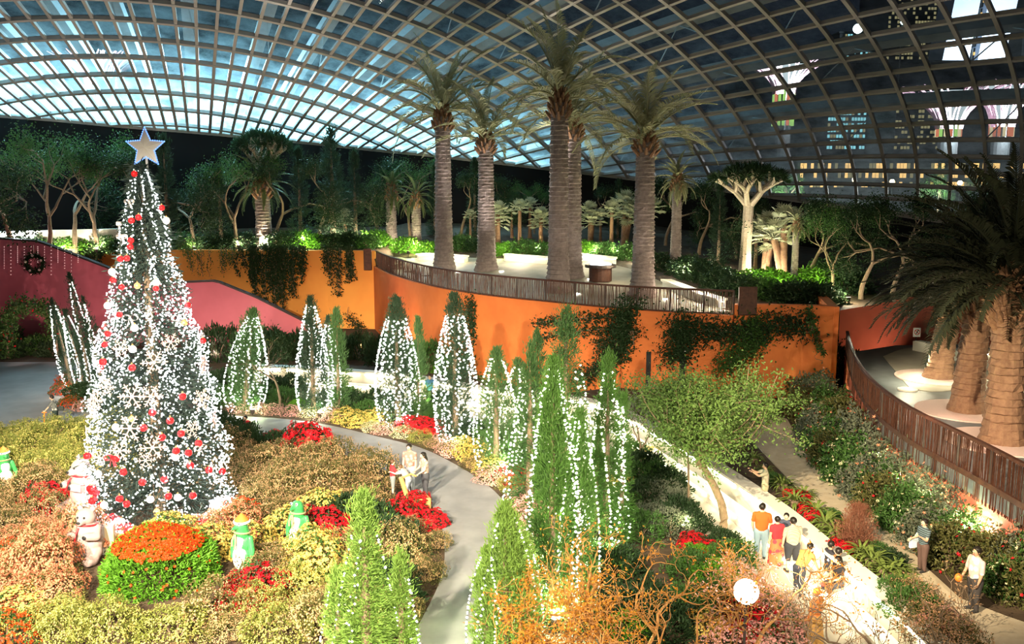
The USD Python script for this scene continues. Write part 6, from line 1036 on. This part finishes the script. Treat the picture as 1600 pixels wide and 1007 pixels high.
for x, y, k, s in [(1262, 800, 'red', .38), (1250, 780, 'red', .35), (1272, 812, 'red', .36), (1236, 776, 'red', .3), (1308, 860, 'red', .4), (1325, 862, 'red', .35), (1210, 756, 'mid', .4), (1300, 815, 'mid', .4), (1372, 868, 'mid', .4), (1392, 884, 'dark', .45), (1425, 934, 'brown', .6), (1440, 955, 'brown', .7), (1470, 985, 'pink', .7), (1420, 960, 'mid', .7), (1450, 990, 'brown', .8), (1490, 1010, 'brown', .8), (1395, 930, 'mid', .5)]: clump_at(k, at(x, y, ZB), s)
p = at(1337, 856, ZB); t = thing('conical_shrub', 'pinkish brown conical shrub at the edge of the tan path', 'shrub', p); conifer(1.35, .62, 'cone_leaf', 151, n=6500, shape='column', ls=.09)(t); mark('pinkish conical shrub', p)
HB = [Proto('rose_bush', shrub('leaf_mid', 161, 2200, 1.25, .15, bloom='bloom_cream', nb=90)), Proto('rose_bush', shrub('leaf_grey', 162, 2400, 1.3, .13, bloom='bloom_salmon', nb=60)), Proto('rose_bush', shrub('leaf_olive', 163, 2200, 1.2, .14, bloom='bloom_red', nb=40))]
for n, (x, y, s) in enumerate([(1232, 622, 1.2), (1262, 640, 1.2), (1246, 655, 1.0), (1278, 668, 1.3), (1262, 690, 1.0), (1300, 690, 1.3), (1288, 720, 1.1), (1318, 712, 1.3), (1340, 700, 1.2), (1310, 742, 1.1), (1342, 738, 1.3), (1370, 722, 1.3), (1335, 768, 1.0), (1368, 760, 1.2), (1398, 745, 1.3), (1362, 790, .95), (1396, 784, 1.2), (1428, 768, 1.3), (1400, 815, .9), (1430, 808, 1.1), (1462, 792, 1.3), (1430, 842, .9), (1465, 832, 1.1), (1496, 815, 1.2), (1480, 868, .95), (1560, 842, 1.2), (1590, 870, 1.3), (1610, 910, 1.1), (1580, 905, 1.0), (1540, 905, .9), (1530, 830, 1.0), (1625, 850, 1.3), (1600, 945, .9), (1560, 930, .7), (1385, 700, 1.0), (1420, 730, 1.0), (1470, 758, 1.0), (1520, 788, 1.0), (1580, 815, 1.1)]):
    p = at(x + 12, y - 4, ZB); AUTO.append((HB[n % 3].put(p, n * 1.3, (s, s, s * 1.05), cat='bush', group='rose bushes along the tan path'), ('cream-flowered rose bush', 'grey-leaved salmon-flowered rose bush', 'olive-leaved red-flowered rose bush')[n % 3], p))
for x, y, w in ((1345, 735, 60), (1385, 775, 60), (1422, 800, 80), (1518, 842, 120), (1268, 628, 30), (1480, 840, 60), (1560, 860, 60)): uplight(at(x, y, ZB) + (0, -.9, .2), w * 2.2, (.9, 1, .5))
t = thing('bollard', 'short lit white post with a pinkish cap among the right-hand rose bushes', 'bollard', at(1513, 850, ZB)); b = MB(); b.lathe([(0, 0), (.13, 0), (.12, .75), (0, .76)], 12); obj('post', b, 'white_paint', t); b = MB(); b.lathe([(0, .76), (.17, .76), (.17, .95), (.12, 1.25), (0, 1.28)], 12); obj('cap', b, 'wall_red', t)
lamp(at(1513, 856, ZB) + (0, -.5, .9), 30, (1, .95, .8), .1)
gE = np.gradient(ER[:, :2], axis=0); gE /= np.linalg.norm(gE, axis=1, keepdims=True); nE = np.stack([gE[:, 1], -gE[:, 0]], 1); nE = nE if nE[30] @ np.array([-1, -1]) > 0 else -nE
for n, k_ in enumerate(range(4, 64, 5)):
    p = np.array([*(ER[k_, :2] + nE[k_] * 1.5), ZB]); s = 1.35 - .004 * k_
    AUTO.append((HB[n % 3].put(p, n * 1.7, (s * .8, s * .8, s * .85), cat='bush', group='rose bushes along the tan path'), ('tall cream-flowered rose bush', 'tall grey-leaved salmon-flowered rose bush', 'tall olive-leaved rose bush')[n % 3], p))
# ------------------------------------------------------------------ garden trees and bare shrubs
def tree(name, px, py, pyt, label, *a, cat='tree', z=0.0, **k):
    p = at(px, py, z); H = top_z(p, pyt) - z; t = thing(name, label, cat, p); broadleaf(H, *a, **k)(t); mark(label.split(',')[0], p); return t
def crown_tree(label, trunk_px, cpx, cpy, rx, ry, seed, leafm, nbr=30, per=60, ls=.11, r0=.16):
    p = at(*trunk_px[0]); m = mperpx(p); P = np.array([atd(x, y, p[1] + .1 * k) for k, (x, y) in enumerate(trunk_px)]); P[0] = p - (0, 0, .1); C = atd(cpx, cpy, p[1]); E3 = np.array([rx * m, rx * m * .8, ry * m]); r = rnd(seed)
    t = thing('garden_tree', label, 'tree'); b, lf = MB(), MB(); b.tube(smooth_line(P, 16), np.linspace(r0, r0 * .6, 16), 9); top = P[-1]; tips = []
    for k in range(nbr):
        d = unit(r.normal(size=3)); d[2] = d[2] * .8 + .15; q = C + d * E3 * r.uniform(.55, 1.0); mid = top + (q - top) * .5 + (0, 0, -.15 * abs(q[0] - top[0])) + r.normal(0, .15, 3); cv = smooth_line([top + r.normal(0, .04, 3) - (0, 0, .3 * r.random()), top + (mid - top) * .5 + (0, 0, .2), mid, q], 9); b.tube(cv, np.linspace(.05, .012, 9), 5, cap=False)
        for i in range(4): a = cv[r.integers(4, 9)]; e = a + r.normal(0, .55, 3) * (1, 1, .7) + (0, 0, .15); b.tube([a, (a + e) / 2 + r.normal(0, .05, 3), e], [.014, .01, .006], 4, cap=False); tips += [e, (a + e) / 2]
        tips.append(q)
    T = np.array(tips); Q = np.repeat(T, per, 0) + r.normal(0, .26, (len(T) * per, 3)) * (1, 1, .7); leaves(lf, Q, r.normal(size=Q.shape), ls * r.uniform(.6, 1.3, len(Q)), ls * .5, r); obj('trunk', b, 'bark_mid', t, smooth=50); obj('foliage', lf, leafm, t, kind='stuff'); mark(label.split(',')[0], p)
crown_tree('leafy garden tree with a crooked pale trunk beside the lit path', [(1120, 842), (1130, 800), (1110, 750), (1092, 715)], 1115, 645, 132, 84, 171, 'leaf_tree', 38, 52, ls=.13)
crown_tree('slender leafy tree with a thin straight trunk at the path', [(1075, 806), (1076, 750), (1074, 690)], 1062, 640, 52, 66, 173, 'leaf_tree', 16, 40, r0=.05, ls=.12)
tree('garden_tree', 1004, 738, 596, 'small dark round tree between the lit conifers and the leafy garden tree', 'leaf_grey', 172, spread=.8, levels=4, fork=.42, r0=.06, per=34, puff=.4, ls=.12)
tree('garden_tree', 437, 640, 505, 'thin dark tree behind the path between the first two lit cypresses', 'leaf_dark', 174, spread=.85, levels=4, fork=.4, r0=.08, per=12, puff=.5, ls=.14)
tree('garden_tree', 1168, 668, 585, 'small spreading tree at the start of the tan path', 'leaf_mid', 175, spread=.9, levels=4, fork=.4, r0=.08, per=14, puff=.45, ls=.13)
def twigs(name, px, py, pyt, label, seed, wide=1.0, leaf='twig_leaf', bark_='twig_orange', per=1, levels=5, stems=3):
    p = at(px, py); H = top_z(p, pyt); t = thing(name, label, 'bare shrub', p); r = rnd(seed); b, lf = MB(), MB()
    for s in range(stems):
        segs, tips = skeleton(r, 1.0, .8, levels, 2, .36, .018 / 1.0, .35, lean=(math.cos(s * 2.1 + seed) * .45 * wide, math.sin(s * 2.1 + seed) * .4 * wide), gnarl=.24); top = max(q[0][2] for q in tips); k = H / top * (1 if s == 0 else r.uniform(.8, .95))
        for P, R in segs: b.tube(P * k, np.maximum(R * k, .0075), 5 if R[0] > .006 else 3, cap=False)
        T = np.array([q[0] for q in tips]) * k; P = np.repeat(T, per, 0) + r.normal(0, .07, (len(T) * per, 3)); leaves(lf, P, r.normal(size=P.shape), .085, .05, r)
    obj('branches', b, bark_, t); obj('foliage', lf, leaf, t, kind='stuff'); mark(label.split(',')[0], p)
twigs('bare_shrub', 1005, 1050, 806, 'tall bare shrub of orange twigs in the foreground', 181, 1.0, levels=6); twigs('bare_shrub', 930, 1085, 868, 'orange twiggy shrub with yellow leaves, left of the tall bare one', 182, 1.0, levels=6, per=2); twigs('bare_shrub', 1090, 1090, 880, 'orange twiggy shrub right of the tall bare one', 183, 1.0, levels=6); twigs('bare_shrub', 860, 1120, 930, 'thin orange twigs at the bottom in front of the bright conifers', 184, 1.2, levels=5, per=5)
twigs('bare_shrub', 1130, 1000, 850, 'pinkish twiggy shrub beside the floodlight', 185, 1.0, leaf='bloom_pink', levels=5); twigs('bare_shrub', 1345, 1110, 935, 'thin bare shrub across the bottom of the lit path', 186, 1.3, leaf='bloom_brown', bark_='bark', levels=5); twigs('bare_shrub', 1440, 1060, 880, 'reddish bare shrub at the bottom of the tan path', 187, 1.2, leaf='bloom_brown', bark_='bark', levels=5)
# the floodlight of the path
FH = 2.3; FP = at(1166, 925, FH) * (1, 1, 0); t = thing('floodlight', 'blazing white floodlight on a post beside the lit path', 'floodlight', FP); mark('blazing floodlight', FP)
b = MB(); b.tube([(0, 0, 0), (0, 0, FH - .28)], .035, 8); b.lathe([(0, 0), (.22, 0), (.2, .05), (0, .06)], 14); obj('post', b, 'rail_dark', t); b = MB(); b.lathe([(0, FH - .3), (.12, FH - .3), (.16, FH - .22), (.1, FH - .2), (0, FH - .2)], 14); obj('collar', b, 'rail_dark', t); glow('flood', (1, .97, .9), 18); b = MB(); b.ball((0, 0, FH), .3, 3); obj('globe', b, 'flood', t, smooth=True); lamp(FP + (.55, .2, FH + .1), 500, (1, .86, .62), .12, aim=at(1400, 815, 1), cone=25, soft=.7)
# ------------------------------------------------------------------ labels from the nearest landmark
from collections import defaultdict
SHORT = []
def short(n):
    n = n.split(',')[0]
    for w in (' seen from behind', ' with ', ' between ', ' beside ', ' behind ', ' standing ', ' in front ', ' at the ', ' on the ', ' right of ', ' just ', ' bending ', ' raising ', ' sitting ', ' looking '):
        if w in n and len(n.split(w)[0].split()) >= 3 and not n.startswith('bare'): n = n.split(w)[0]
    return n
names = defaultdict(list)
for n, p in MARKS: names[short(n)].append(p)
LM = [(n, ps[0]) for n, ps in names.items() if len(ps) == 1 and len(n.split()) <= 5]
near = defaultdict(list)
for prim, kind, p in AUTO:
    d = [float(np.hypot(*(np.asarray(p)[:2] - q[:2]))) + abs(float(p[2] - q[2])) for _, q in LM]; k = int(np.argmin(d)); near[(kind, LM[k][0])].append((d[k], prim))
for (kind, lm), lst in near.items():
    for k, (d, prim) in enumerate(sorted(lst, key=lambda a: a[0])):
        rank = '' if len(lst) == 1 else ('nearest ' if k == 0 else ORD[k] + ' nearest ' if k < 19 else ordinal(k + 1) + ' nearest ')
        tag(prim, (f'{kind}, {rank}to the {lm}' if rank else f'{kind} beside the {lm}'))
